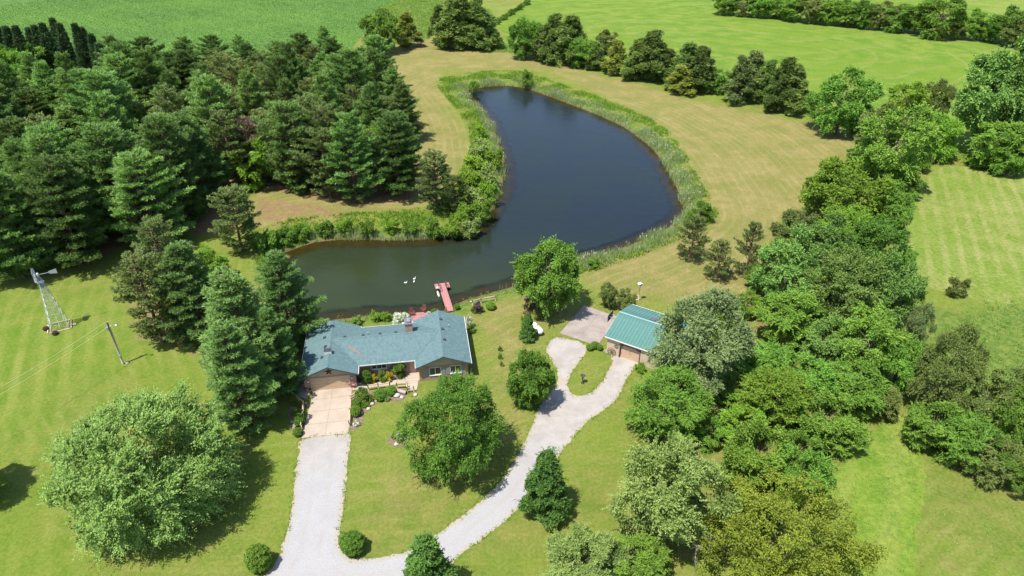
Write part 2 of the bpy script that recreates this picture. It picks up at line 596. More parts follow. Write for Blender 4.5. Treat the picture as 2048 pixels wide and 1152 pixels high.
# fields beyond the garden
def field_mat(name, a, b, c, ang, freq, stripe, stripe_amt, coarse=0.25, wob=3.0, mode=0, rounds=None):
    s = NT(name)
    x, y, z = s.xyz(s.pos())
    ca, sa = math.cos(ang), math.sin(ang)
    st = s.math('ADD', s.math('MULTIPLY', x, ca), s.math('MULTIPLY', y, sa))
    st = s.math('SINE', s.math('ADD', s.math('MULTIPLY', st, freq), s.math('MULTIPLY', s.noise(0.03, 3), wob)))
    mid = s.noise(coarse, 5, 0.65)
    big = s.noise(0.02, 4, 0.6)
    fine = s.noise(1.6, 5, 0.75)
    clump = s.noise(0.7, 4, 0.7)
    col = s.mix(s.step(mid, 0.38, 0.60), a, b)
    col = s.mix(s.step(big, 0.42, 0.62, 0, 0.7), col, c)
    col = s.mix(s.math('MULTIPLY', s.step(st, -0.2 if mode == 0 else 0.75, 1.0), s.step(s.noise(0.09, 4, 0.65), 0.35, 0.68, stripe_amt * 0.15, stripe_amt * 1.2)), col, stripe)
    col = s.mix(s.step(clump, 0.62, 0.76, 0, 0.45), col, stripe)
    col = s.mix(0.6, col, s.mix(s.step(fine, 0.25, 0.75), (0.55, 0.58, 0.55), (1.45, 1.42, 1.4)), 'MULTIPLY')
    if rounds:
        (ax, ay), (bx, by) = rounds
        L2 = (bx - ax) ** 2 + (by - ay) ** 2
        t = s.math('DIVIDE', s.math('ADD', s.math('MULTIPLY', s.math('SUBTRACT', x, ax), bx - ax), s.math('MULTIPLY', s.math('SUBTRACT', y, ay), by - ay)), L2, clamp=True)
        dx = s.math('SUBTRACT', x, s.math('ADD', s.math('MULTIPLY', t, bx - ax), ax))
        dy = s.math('SUBTRACT', y, s.math('ADD', s.math('MULTIPLY', t, by - ay), ay))
        dd = s.math('SQRT', s.math('ADD', s.math('MULTIPLY', dx, dx), s.math('MULTIPLY', dy, dy)))
        dd = s.math('ADD', dd, s.math('MULTIPLY', s.noise(0.05, 3), 6.0))
        ln = s.math('PINGPONG', dd, 7.0)
        k = s.math('MULTIPLY', s.step(ln, 0.9, 0.2), s.step(s.noise(0.06, 3, 0.6), 0.35, 0.6, 0.1, 0.5))
        col = s.mix(k, col, stripe)
        col = s.mix(s.step(s.math('SINE', s.math('MULTIPLY', dd, 0.9)), -1, 1, 0, 0.16), col, (0.06, 0.13, 0.012))
    return s.surf(col, 0.9, 0.1, s.bump(s.math('ADD', fine, s.noise(6, 3)), 0.6, 0.2))


hay = field_mat('hay_grass', (0.086, 0.157, 0.017), (0.137, 0.192, 0.028), (0.109, 0.170, 0.017), R(105), 0.38, (0.196, 0.202, 0.063), 0.35, 0.12, 9.0, 1, (tuple(G(1300, 62).xy), tuple(G(1610, 104).xy)))
sheet('hay_field', gp([(985, 48), (1068, -6), (1200, -60), (1900, -60), (2500, 60), (2500, 300), (2010, 330), (1890, 300), (1745, 262), (1620, 205), (1440, 180), (1300, 140), (1040, 92)]), 0.008, hay)
far_hay = field_mat('far_hay_grass', (0.111, 0.170, 0.023), (0.153, 0.197, 0.038), (0.128, 0.180, 0.023), R(80), 0.3, (0.212, 0.211, 0.076), 0.3, 0.1, 5.0)
sheet('far_field', gp([(1420, -62), (1900, 0), (2050, 45), (2600, 90), (3400, -60), (1500, -150)]), 0.012, far_hay)
corn_soil = field_mat('corn_ground', (0.047, 0.110, 0.024), (0.072, 0.146, 0.029), (0.089, 0.173, 0.029), R(50), 2.2, (0.109, 0.178, 0.033), 0.5, 0.3, 3.0)
corn_poly = gp([(-900, 190), (0, 150), (300, 130), (700, 100), (735, 60), (760, 15), (860, -25), (860, -80), (-900, -80)])
sheet('corn_field', corn_poly, 0.008, corn_soil)
past = field_mat('pasture_grass', (0.117, 0.160, 0.026), (0.167, 0.192, 0.050), (0.109, 0.172, 0.021), R(-24), 2.3, (0.226, 0.224, 0.080), 0.5, 0.2, 3.0)
PAST = smooth_poly(gp([(1872, 340), (1930, 333), (2048, 352), (2300, 400), (2500, 640), (2048, 612), (1920, 590), (1800, 560), (1795, 520), (1815, 440), (1838, 385)]), 3)
sheet('pasture', ragged(PAST, 0.12, 4), 0.008, past)
rough = field_mat('rough_grass', (0.095, 0.158, 0.020), (0.144, 0.192, 0.031), (0.112, 0.183, 0.018), R(-30), 1.2, (0.194, 0.208, 0.054), 0.35, 0.3, 3.0)
MEAD = smooth_poly(gp([(1730, 880), (1800, 830), (1840, 890), (1850, 960), (1835, 1060), (1800, 1200), (1560, 1200), (1610, 1050), (1640, 980)]), 3)
sheet('mown_meadow', ragged(MEAD, 0.12, 5), 0.010, rough)

# gravel drives
gv = NT('white_gravel')
grit = gv.noise(7.0, 4, 0.75)
patch = gv.noise(0.35, 5, 0.65)
tone = gv.noise(0.05, 2)
gcol = gv.mix(gv.step(patch, 0.35, 0.68), (0.339, 0.317, 0.292), (0.265, 0.244, 0.226))
gcol = gv.mix(gv.step(gv.xyz(gv.pos())[1], 52, 66, 0.8, 0), gcol, (0.301, 0.303, 0.310))
gcol = gv.mix(gv.step(gv.noise(1.1, 5, 0.75), 0.62, 0.74, 0, 0.6), gcol, (0.186, 0.168, 0.146))
gcol = gv.mix(0.7, gcol, gv.mix(gv.step(grit, 0.25, 0.75), (0.710, 0.701, 0.694), (1.093, 1.078, 1.067)), 'MULTIPLY')
track = gv.math('SINE', gv.math('ADD', gv.math('MULTIPLY', gv.attr('run'), 3.9), gv.math('MULTIPLY', gv.noise(0.3, 3), 1.2)))
gcol = gv.mix(gv.math('MULTIPLY', gv.step(track, 0.2, 1.0), gv.step(gv.noise(0.4, 4, 0.6), 0.4, 0.65, 0.05, 0.45)), gcol, (0.274, 0.247, 0.223))
edge = gv.step(gv.math('ADD', gv.attr('rim'), gv.math('MULTIPLY', gv.noise(1.2, 4), 0.8)), 0.85, 0.25)
gcol = gv.mix(gv.math('MULTIPLY', edge, 0.75), gcol, (0.30, 0.25, 0.16))
GRAVEL = gv.surf(gcol, 0.95, 0.1, gv.bump(gv.math('ADD', grit, gv.math('MULTIPLY', patch, 2.0)), 0.6, 0.06))
drive_px = [(606, 878), (697, 868), (696, 905), (692, 960), (686, 1020), (680, 1062), (679, 1088), (690, 1108), (720, 1119), (770, 1113), (820, 1098), (870, 1070), (920, 1035), (965, 1000), (1003, 958),
            (1032, 915), (1054, 873), (1068, 838), (1079, 810), (1100, 785), (1115, 765), (1113, 740), (1100, 715), (1093, 700), (1097, 684), (1108, 677), (1121, 675), (1171, 689),
            (1171, 706), (1160, 721), (1145, 743), (1134, 765), (1136, 779), (1149, 789), (1165, 790), (1183, 784), (1204, 763), (1217, 740), (1224, 722), (1222, 712), (1208, 704), (1212, 699), (1276, 722), (1270, 736), (1256, 752), (1237, 794),
            (1214, 815), (1188, 834), (1160, 859), (1120, 908), (1080, 962), (1042, 1010), (1000, 1050), (960, 1080), (920, 1110), (890, 1140), (870, 1175), (860, 1400), (330, 1400), (480, 1190), (530, 1150), (547, 1128), (566, 1090), (580, 1032), (588, 980), (592, 940), (598, 905)]
DRIVE = ragged(ragged(smooth_poly(gp(drive_px), 3), 0.06, 3, 1.7), 0.06, 6, 0.3)


def gridded(name, poly, z, mat, step, rim=1.2):
    """sheet with inner points, so it can carry its distance to the edge"""
    import bmesh
    o = sheet(name, poly, z, mat)
    bm = bmesh.new()
    bm.from_mesh(o.data)
    for _ in range(6):
        ed = [e for e in bm.edges if e.calc_length() > step]
        if not ed: break
        bmesh.ops.subdivide_edges(bm, edges=ed, cuts=1)
        bmesh.ops.triangulate(bm, faces=[f for f in bm.faces if len(f.verts) > 3])
    co = np.array([v.co[:2] for v in bm.verts])
    bm.to_mesh(o.data)
    bm.free()
    at = o.data.attributes.new('rim', 'FLOAT', 'POINT')
    at.data.foreach_set('value', np.clip(seg_dist(co, poly) / rim, 0, 1).astype(np.float32))
    at = o.data.attributes.new('run', 'FLOAT', 'POINT')
    at.data.foreach_set('value', seg_dist(co, poly).astype(np.float32))
    return o


gridded('gravel_drive', DRIVE, 0.016, GRAVEL, 1.6)


# concrete
def concrete(name, a, b, stain):
    s = NT(name)
    co = s.pos()
    n1 = s.noise(0.5, 5, 0.65)
    n2 = s.noise(5.0, 4, 0.7)
    col = s.mix(s.step(n1, 0.35, 0.68), a, b)
    col = s.mix(s.step(s.noise(0.22, 4, 0.6), 0.52, 0.72, 0, 0.55), col, stain)
    col = s.mix(0.35, col, s.mix(n2, (0.8, 0.8, 0.8), (1.2, 1.2, 1.2)), 'MULTIPLY')
    return s.surf(col, 0.85, 0.2, s.bump(n2, 0.2, 0.02))


CONC = concrete('driveway_concrete', (0.347, 0.292, 0.236), (0.307, 0.252, 0.200), (0.254, 0.204, 0.160))
PADC = concrete('pad_concrete', (0.271, 0.237, 0.211), (0.215, 0.185, 0.163), (0.155, 0.129, 0.116))


def slabs(name, quad, nu, nv, mat, z0=0.0, z1=0.06, gap=0.03):
    """a slab surface cast in bays, each bay its own piece"""
    root = MB()
    a, b, c, d = [Vector((p[0], p[1], 0)) for p in quad]
    at = lambda u, v: a.lerp(b, u).lerp(d.lerp(c, u), v)
    base = MB()
    base.prism([at(0.003, .003), at(.997, .003), at(.997, .997), at(.003, .997)], z0, z1 - 0.02)
    o = base.build(name, simple('joint_dirt', (0.17, 0.14, 0.11)))
    o['kind'] = 'structure'
    for i in range(nu):
        for j in range(nv):
            gu, gv_ = gap / 2 / (b - a).length, gap / 2 / (d - a).length
            u0, u1, v0, v1 = i / nu + gu, (i + 1) / nu - gu, j / nv + gv_, (j + 1) / nv - gv_
            m = MB()
            m.prism([at(u0, v0), at(u1, v0), at(u1, v1), at(u0, v1)], z1 - 0.045, z1)
            m.build('slab', mat, o)
    return o


slabs('concrete_driveway', gp([(603, 877), (697, 867), (705, 768), (628, 778)]), 2, 4, CONC)
slabs('concrete_pad', gp([(1119, 667), (1195, 692), (1236, 634), (1168, 611)]), 2, 2, PADC)
slabs('side_patio', gp([(583, 790), (614, 799), (626, 776), (588, 760)]), 2, 1, CONC, 0, 0.05)
slabs('front_walk', gp([(705, 781), (826, 765), (824, 757), (703, 770)]), 8, 1, CONC, 0, 0.055)
slabs('entry_walk', gp([(815, 782), (834, 780), (842, 736), (818, 741)]), 1, 3, CONC, 0, 0.065)

MULCH = simple('bark_mulch', (0.125, 0.085, 0.060), (0.20, 0.15, 0.115), 3.0, 0.95, 0.1, 0.6)
for nm, pts in (('mulch_bed', [(582, 796), (608, 806), (609, 830), (605, 860), (601, 876), (592, 873), (583, 860), (578, 838), (577, 815)]),
                ('mulch_bed', [(702, 800), (712, 788), (742, 783), (800, 775), (812, 785), (806, 800), (780, 802), (752, 804), (738, 815), (728, 830), (722, 850), (700, 860)]),
                ('mulch_bed', [(707, 769), (820, 757), (818, 744), (716, 752)]),
                ('mulch_bed', [(776, 876), (786, 868), (806, 868), (820, 880), (806, 893), (787, 893), (777, 886)])):
    sheet(nm, ragged(smooth_poly(gp(pts), 3), 0.04, 8, 0.4), 0.022, MULCH)
# ------------------------------------------------------------------ foliage prototypes
def unit(v):
    return v / np.maximum(np.linalg.norm(v, axis=-1, keepdims=True), 1e-9)


def blades(P, D, N, L, W, mid=0.45):
    """one four cornered leaf each: stalk end, two sides, tip"""
    D = unit(D)
    S = unit(np.cross(N, D))
    L, W = np.asarray(L).reshape(-1, 1), np.asarray(W).reshape(-1, 1)
    V = np.stack([P, P + D * L * mid + S * W / 2, P + D * L, P + D * L * mid - S * W / 2], 1)
    return V


def leaf_mesh(name, V, tint, mat):
    n = len(V)
    F = np.arange(n * 4).reshape(n, 4)
    return np_mesh(name, V.reshape(-1, 3), F, {'tint': np.repeat(np.clip(tint, 0, 1), 4)}, mat, smooth=False)


def fib_dirs(n, rs):
    i = np.arange(n) + 0.5
    z = 1 - 2 * i / n
    a = np.pi * (1 + 5 ** 0.5) * i + rs.uniform(0, 6.28)
    r = np.sqrt(1 - z * z)
    d = np.stack([r * np.cos(a), r * np.sin(a), z], 1)
    return unit(d + rs.normal(0, 0.55 / math.sqrt(n) * 2, d.shape))


def limbs(tr, H, trunk_r, fork, targets, rs, lean=0.0):
    """trunk and tapering limbs to some of the clumps"""
    top = Vector((lean, 0, H * 0.86))
    pts = [Vector((0, 0, -0.15)), Vector((0, 0, 0.3)), Vector((lean * .2 + 0.06, 0.03, fork)), Vector((lean * .6 - 0.1, 0.08, (fork + H) * .5)), top]
    tr.tube(pts, [trunk_r * 1.5, trunk_r * 1.1, trunk_r * .9, trunk_r * .5, trunk_r * .12], 8)
    for t in targets:
        t = Vector(t)
        z0 = min(max(fork * 0.8, t.z * 0.55 - 0.2), H * 0.7)
        f = (z0 - fork) / max(H * .86 - fork, 0.1)
        s0 = Vector((lean * max(f, 0), 0, z0))
        m = s0.lerp(t, 0.5) + Vector(rs.normal(0, 0.25, 3)) + Vector((0, 0, 0.25))
        r0 = trunk_r * (0.48 - 0.25 * max(f, 0))
        tr.tube([s0, m, t], [r0, r0 * .55, r0 * .15], 5, cap=False)


def sized(V, me, trunk):
    q = V.reshape(-1, 3)
    return dict(crown=me, trunk=trunk, R=float(np.percentile(np.hypot(q[:, 0], q[:, 1]), 99)), H=float(np.percentile(q[:, 2], 99.8)))


def crown(seed, Rr, H, clear, prof='round', nclump=230, rc=0.95, per=130, leaf=0.30, asp=0.62, lobes=9, lob_amp=0.22, inner=0.3, flat=0.7, spray=0, wind=(0, 0, 0), droop=0.1, mat=None, bark=None, trunk_r=0.22, bough=0.33, cpb=9):
    """broadleaf crown: leaf clumps through the outer part of a lobed volume, on limbs"""
    rs = np.random.RandomState(seed)
    hz = (H - clear) / 2
    cz = clear + hz
    nb = max(10, nclump // cpb)
    d = fib_dirs(nb, rs)
    cdir = unit(rs.normal(0, 1, (lobes, 3)))
    amp = rs.uniform(-0.7, 1.0, lobes) * lob_amp
    m = 1 + (amp[None] * np.exp(-(1 - d @ cdir.T) * 6)).sum(1)
    z = d[:, 2]
    rb = Rr * bough * rs.uniform(0.75, 1.3, nb)
    if prof == 'cone':
        t = np.linspace(0.0, 1.0, nb)
        z = t * 2 - 1
        rr = np.clip(1.10 * (1 - t) ** 0.8, 0, 1) * np.clip(0.6 + t / 0.15, 0, 1)
        an = np.arange(nb) * 2.39996 + rs.normal(0, .3, nb)
        hv = np.stack([np.cos(an), np.sin(an)], 1)
        rb = rb * (0.45 + 0.75 * (1 - t))
        q = (rr * Rr - rb * 0.6).clip(0) * np.sqrt(rs.uniform(0.45, 1, nb)) * m
        b = np.column_stack([hv * q[:, None], cz + z * hz * 0.93])
        bo = unit(np.column_stack([hv, np.full(nb, 0.5)]))
    else:
        s = np.where(rs.rand(nb) < inner, rs.uniform(0.40, 0.65, nb), rs.uniform(0.72, 0.88, nb))
        rr = np.ones(nb)
        if prof == 'egg': rr = 1.0 - 0.34 * np.clip(z, 0, 1) ** 1.3
        if prof == 'dome': rr = 1.0 + 0.12 * np.clip(-z, 0, 1)
        b = d * (m * s)[:, None] * np.column_stack([Rr * rr, Rr * rr, np.full(nb, hz)]) + [0, 0, cz]
        bo = unit(d * [1 / Rr, 1 / Rr, 1 / hz])
    kb = np.arange(nclump) % nb
    ce = unit(rs.normal(0, 1, (nclump, 3)) + 0.95 * bo[kb] + [0, 0, 0.35])
    c = b[kb] + ce * (rb[kb] * rs.uniform(0.62, 1.0, nclump))[:, None] * [1, 1, 0.72]
    out = unit(ce + 0.6 * bo[kb])
    c[:, 2] = np.maximum(c[:, 2], clear * 0.6 + 0.15)
    rad = rc * rs.uniform(0.65, 1.35, nclump)
    ctint = rs.normal(0, 0.13, nclump) + rs.normal(0, 0.08, nb)[kb]
    k = np.repeat(np.arange(nclump), per)
    n = len(k)
    e = unit(rs.normal(0, 1, (n, 3)) + 0.75 * out[k] + [0, 0, 0.45])
    P = c[k] + e * (rad[k] * rs.uniform(0.45, 1.0, n) ** 0.6)[:, None] * [1, 1, flat]
    N = unit(e * 0.75 + np.array([0, 0, 0.55]) + rs.normal(0, 0.42, (n, 3)))
    D = np.cross(N, rs.normal(0, 1, (n, 3))) + e * 0.5 + [0, 0, -droop] + np.array(wind)
    L = leaf * rs.uniform(0.65, 1.35, n)
    V = [blades(P, D, N, L, L * asp)]
    T = [0.45 + ctint[k] + rs.normal(0, 0.22, n)]
    if spray:
        # leafy shoots standing out of the clumps
        m_ = int(spray)
        ks = rs.randint(0, nclump, m_)
        dirs = unit(out[ks] * 0.8 + rs.normal(0, 0.45, (m_, 3)) + [0, 0, 0.3] + np.array(wind) * 1.2)
        org = c[ks] + dirs * (rad[ks] * 0.5)[:, None]
        ln = rs.uniform(0.8, 1.9, m_) * rc * (1.25 if any(wind) else 1)
        pl = 16
        kk = np.repeat(np.arange(m_), pl)
        t = np.tile(np.linspace(0.05, 1, pl), m_)
        P2 = org[kk] + dirs[kk] * (ln[kk] * t)[:, None] + np.array([0, 0, -0.25]) * (t ** 2)[:, None] * ln[kk][:, None] + rs.normal(0, 0.04, (len(kk), 3))
        side = np.where(np.tile(np.arange(pl) % 2, m_)[:, None] == 0, 1, -1) * unit(np.cross(dirs[kk], [0, 0, 1.0]))
        D2 = dirs[kk] * 0.7 + side * 0.8 + rs.normal(0, 0.25, (len(kk), 3))
        N2 = unit(np.array([0, 0, 0.8]) + out[ks][kk] * 0.5 + rs.normal(0, 0.3, (len(kk), 3)))
        L2 = leaf * rs.uniform(0.7, 1.25, len(kk)) * (1.1 - 0.4 * t)
        V.append(blades(P2, D2, N2, L2, L2 * asp))
        T.append(0.58 + 0.15 * t + rs.normal(0, 0.12, len(kk)))
    V = np.concatenate(V)
    V[..., 2] = np.maximum(V[..., 2], 0.03)
    T = np.concatenate(T)
    me = leaf_mesh('crown', V, T, mat)
    tr = MB()
    pick = rs.choice(nclump, min(26, nclump), replace=False)
    limbs(tr, H, trunk_r, max(clear * 1.1, 0.4), c[pick] * 0.97, rs)
    return sized(V, me, tr.mesh('trunk', bark))


def pine(seed, H, Rr, clear, mat, bark, whorl=0.75, nb=6, shape=0.8, tuft=12, needle=0.52, wid=0.11, up=0.22, gap=0.0, trunk_r=0.24, top_open=1.0, dens=1.0):
    """pine: whorls of level branches, side twigs, plumes of needles that reach up and out"""
    rs = np.random.RandomState(seed)
    tr = MB()
    tr.tube([(0, 0, -0.15), (0, 0, 0.5), (0.1, 0.05, H * .5), (0, 0, H * .98)], [trunk_r * 1.35, trunk_r, trunk_r * .6, 0.03], 7)
    org, dr, tt = [], [], []
    z = clear
    sector = rs.uniform(0.58, 1.15, 9)
    while z < H - 0.3:
        t = (z - clear) / (H - clear)
        n = max(3, int(round(nb * (1 - 0.25 * t) + rs.uniform(-1, 1))))
        a0 = rs.uniform(0, 6.28)
        for i in range(n):
            if rs.rand() < gap: continue
            a = a0 + i * 6.283 / n + rs.normal(0, 0.2)
            low = min(1.0, 0.62 + t * 2.4)
            l = Rr * (1 - t ** (1.0 + top_open)) ** shape * low * sector[int(a / 6.2832 * 9) % 9] * rs.uniform(0.62, 1.16) + 0.35
            rise = up * (0.35 + 1.5 * t) + rs.normal(0, 0.06)
            d = np.array([math.cos(a), math.sin(a), rise])
            b0 = np.array([0, 0, max(z + rs.uniform(-.42, .42) * whorl, clear * .8)])
            end = b0 + d * l + [0, 0, 0.10 * l]
            tr.tube([b0, b0 + d * l * .55, end - d * 0.1], [0.05 + 0.012 * l, 0.03 + .006 * l, 0.012], 4, cap=False)
            lat = np.array([-math.sin(a), math.cos(a), 0])
            m = int((4 + l * 3.6) * dens)
            for j in range(m):
                f = 0.30 + 0.70 * (j + rs.rand()) / m
                sgn = 1 if j % 2 else -1
                p = b0 + d * l * f + [0, 0, 0.10 * l * f * f]
                tl = (0.25 + 0.34 * l * (1.12 - f)) * rs.uniform(0.6, 1.2)
                td = lat * sgn * 0.85 + d * 0.75 + [0, 0, rs.normal(0.10, 0.12)]
                td = td / np.linalg.norm(td)
                for q in (0.45, 1.0) if tl > 0.55 else (1.0,):
                    org.append(p + td * tl * q)
                    dr.append(td * 0.6 + d * 0.35 + [0, 0, 0.38])
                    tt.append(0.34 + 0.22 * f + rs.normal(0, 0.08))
            org.append(end); dr.append(d + [0, 0, 0.5]); tt.append(0.62)
        z += whorl * rs.uniform(0.75, 1.25) * (1.0 - 0.35 * t)
    for j in range(10):
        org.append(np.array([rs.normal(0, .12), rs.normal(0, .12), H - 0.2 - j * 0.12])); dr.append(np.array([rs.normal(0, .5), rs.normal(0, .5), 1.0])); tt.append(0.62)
    org, dr, tt = np.array(org), unit(np.array(dr)), np.array(tt)
    k = np.repeat(np.arange(len(org)), tuft)
    n = len(k)
    D = unit(dr[k] * 1.0 + rs.normal(0, 0.62, (n, 3)) + [0, 0, 0.15])
    N = unit(np.array([0, 0, 0.9]) + D * 0.1 + rs.normal(0, 0.42, (n, 3)))
    L = needle * rs.uniform(0.7, 1.25, n)
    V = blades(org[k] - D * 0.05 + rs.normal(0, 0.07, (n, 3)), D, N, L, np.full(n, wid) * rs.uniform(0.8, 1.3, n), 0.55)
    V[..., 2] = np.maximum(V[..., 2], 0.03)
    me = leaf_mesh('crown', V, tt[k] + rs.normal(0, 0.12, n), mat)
    return sized(V, me, tr.mesh('trunk', bark))


BARK = simple('grey_bark', (0.155, 0.125, 0.095), (0.085, 0.066, 0.050), 4.0, 0.9, 0.1, 0.7)
PALEBARK = simple('pale_bark', (0.34, 0.31, 0.26), (0.22, 0.19, 0.16), 3.0, 0.9, 0.1, 0.6)
REDBARK = simple('pine_bark', (0.17, 0.105, 0.070), (0.10, 0.07, 0.05), 4.0, 0.9, 0.1, 0.7)
LM = dict(
    white_pine=leaf_mat('white_pine_needles', (0.042, 0.102, 0.028), (0.195, 0.315, 0.075), 0.24, 0.16, 0.60, 0.26),
    blue_pine=leaf_mat('blue_pine_needles', (0.05, 0.112, 0.028), (0.205, 0.335, 0.09), 0.24, 0.16, 0.60, 0.10),
    rust=leaf_mat('dead_needles', (0.10, 0.062, 0.045), (0.33, 0.235, 0.185), 0.1, 0.1, 0.7, 0.05),
    dull_pine=leaf_mat('dull_pine_needles', (0.058, 0.092, 0.026), (0.19, 0.25, 0.074), 0.24, 0.16, 0.60, 0.12),
    spruce=leaf_mat('spruce_needles', (0.020, 0.048, 0.019), (0.064, 0.119, 0.043), 0.18, 0.16, 0.60, 0.10),
    cedar=leaf_mat('cedar_scales', (0.048, 0.09, 0.02), (0.15, 0.225, 0.046), 0.22, 0.16, 0.60, 0.22),
    gold_cedar=leaf_mat('yellow_cedar_scales', (0.090, 0.126, 0.020), (0.228, 0.270, 0.046), 0.26, 0.16, 0.60, 0.1),
    maple=leaf_mat('maple_leaves', (0.046, 0.105, 0.014), (0.16, 0.285, 0.038), 0.32, 0.16, 0.60, 0.10),
    dark=leaf_mat('dark_leaves', (0.046, 0.112, 0.014), (0.165, 0.305, 0.042), 0.30, 0.16, 0.60, 0.16),
    poplar=leaf_mat('poplar_leaves', (0.05, 0.112, 0.02), (0.19, 0.305, 0.066), 0.30, 0.16, 0.60, 0.14),
    silver=leaf_mat('silver_maple_leaves', (0.074, 0.13, 0.026), (0.285, 0.375, 0.105), 0.30, 0.16, 0.60, 0.08),
    wind=leaf_mat('wind_turned_maple_leaves', (0.055, 0.112, 0.02), (0.235, 0.35, 0.085), 0.22, 0.2, 0.55, 0.04),
    grey=leaf_mat('grey_green_leaves', (0.066, 0.112, 0.036), (0.25, 0.325, 0.125), 0.28, 0.16, 0.60, 0.08),
    lime=leaf_mat('lime_leaves', (0.072, 0.155, 0.014), (0.205, 0.345, 0.04), 0.36, 0.16, 0.60, 0.14),
    olive=leaf_mat('olive_leaves', (0.085, 0.115, 0.013), (0.24, 0.29, 0.034), 0.32, 0.16, 0.60, 0.02),
    dull=leaf_mat('dull_olive_leaves', (0.060, 0.093, 0.021), (0.180, 0.225, 0.057), 0.28, 0.16, 0.60, 0.10),
    box=leaf_mat('boxwood_leaves', (0.048, 0.108, 0.014), (0.15, 0.27, 0.034), 0.26, 0.16, 0.60, 0.12),
    deep=leaf_mat('evergreen_leaves', (0.028, 0.072, 0.013), (0.1, 0.19, 0.032), 0.22, 0.16, 0.60, 0.1),
    gold=leaf_mat('golden_leaves', (0.26, 0.24, 0.016), (0.52, 0.45, 0.04), 0.25, 0.3, 0.45, 0.08),
    purple=leaf_mat('purple_leaves', (0.045, 0.024, 0.022), (0.120, 0.070, 0.058), 0.15, 0.3, 0.45, 0.05),
    white=leaf_mat('white_blossom', (0.1, 0.17, 0.04), (0.86, 0.86, 0.78), 0.2, 0.2, 0.6, 0.03),
    pink=leaf_mat('pink_blossom', (0.34, 0.10, 0.12), (0.66, 0.34, 0.34), 0.2, 0.2, 0.6, 0.05),
    reed=leaf_mat('reed_blades', (0.13, 0.19, 0.062), (0.36, 0.42, 0.2), 0.31, 0.16, 0.60, 0.0),
    weed=leaf_mat('bank_weeds', (0.095, 0.182, 0.022), (0.257, 0.371, 0.054), 0.34, 0.16, 0.60, 0.0),
    plume=leaf_mat('reed_plumes', (0.396, 0.336, 0.264), (0.660, 0.588, 0.504), 0.26, 0.16, 0.60, 0.0),
    corn=leaf_mat('corn_leaves', (0.085, 0.175, 0.036), (0.165, 0.285, 0.07), 0.28, 0.16, 0.60, 0.0),
    tallgrass=leaf_mat('tall_grass_blades', (0.108, 0.213, 0.033), (0.240, 0.345, 0.083), 0.34, 0.16, 0.60, 0.0),
)
PROTO = {}


def P_(key, fn):
    PROTO.setdefault(key, []).append(fn)


for sd_, sh_, to_, rr_0, up_0 in ((11, 0.70, 0.9, 5.6, 0.26), (12, 0.85, 0.45, 5.8, 0.20), (13, 0.95, 0.25, 5.4, 0.30), (14, 0.80, 0.6, 5.0, 0.34)):
    P_('white_pine', pine(sd_, 17, rr_0, 1.0, LM['white_pine'], REDBARK, whorl=0.98, nb=6.5, shape=sh_, top_open=to_, up=up_0, tuft=13, needle=0.52, wid=0.10))
for sd_ in (15, 16):
    P_('near_pine', pine(sd_, 16, 4.9, 0.7, LM['blue_pine'], REDBARK, whorl=0.86, nb=6.5, shape=0.85, top_open=0.5, up=0.26, tuft=18, needle=0.42, wid=0.075, dens=1.15))
for sd_ in (21, 22):
    P_('dull_pine', pine(sd_, 13, 4.2, 1.6, LM['dull_pine'], REDBARK, whorl=0.8, nb=5, shape=0.62, tuft=14, needle=0.36, wid=0.10, up=0.3, gap=0.12, top_open=1.8))
P_('sparse_pine', pine(25, 9, 3.2, 0.9, LM['dull_pine'], REDBARK, whorl=0.9, nb=5, shape=0.8, tuft=13, needle=0.36, wid=0.10, up=0.3, gap=0.12, dens=0.85))
P_('spruce', pine(31, 13, 2.3, 0.3, LM['spruce'], REDBARK, whorl=0.45, nb=7, shape=1.0, tuft=7, needle=0.40, wid=0.12, up=-0.10, top_open=0.15))
for sd_ in (35, 36):
    P_('cedar', crown(sd_, 2.9, 9.5, 0.3, 'cone', 170, 0.62, 120, 0.34, 0.34, lob_amp=0.3, spray=260, mat=LM['cedar'], bark=REDBARK, droop=-0.2))
for sd_ in (41, 42):
    P_('maple', crown(sd_, 4.6, 9.0, 1.2, 'round', 300, 0.80, 120, 0.27, 0.68, mat=LM['maple'], bark=BARK, spray=260))
P_('big_maple', crown(45, 6.2, 11.5, 0.9, 'round', 420, 0.95, 120, 0.25, 0.60, mat=LM['maple'], bark=BARK, spray=700, lob_amp=0.25))
P_('wind_maple', crown(47, 9.5, 12.5, 0.5, 'dome', 820, 0.95, 72, 0.29, 0.60, mat=LM['wind'], bark=BARK, spray=3800, wind=(0.35, 0.25, 0.1), lob_amp=0.22, bough=0.26, inner=0.2))
for sd_ in (51, 52, 53):
    P_('broad', crown(sd_, 4.5, 10.5, 1.0, 'round', 230, 0.92, 120, 0.33, 0.60, mat=LM['dark'], bark=BARK, spray=420, lob_amp=0.5))
for sd_ in (55, 56):
    P_('poplar', crown(sd_, 5.2, 15.0, 1.5, 'egg', 280, 1.00, 115, 0.34, 0.66, mat=LM['poplar'], bark=PALEBARK, spray=520, lob_amp=0.5, inner=0.22))
P_('silver', crown(58, 5.6, 12.5, 0.8, 'egg', 300, 0.95, 130, 0.27, 0.62, mat=LM['silver'], bark=BARK, spray=700, lob_amp=0.35))
P_('olive', crown(59, 7.2, 9.5, 0.6, 'dome', 420, 0.95, 110, 0.25, 0.55, mat=LM['olive'], bark=BARK, spray=600, lob_amp=0.22))
P_('pear', crown(61, 2.6, 8.8, 0.4, 'cone', 260, 0.62, 150, 0.25, 0.62, mat=LM['deep'], bark=BARK, spray=260, lob_amp=0.2))
P_('arborvitae', crown(63, 1.15, 4.6, 0.08, 'cone', 300, 0.24, 70, 0.15, 0.45, bough=0.16, cpb=3, inner=0, mat=LM['deep'], bark=REDBARK, lob_amp=0.08, trunk_r=0.08))
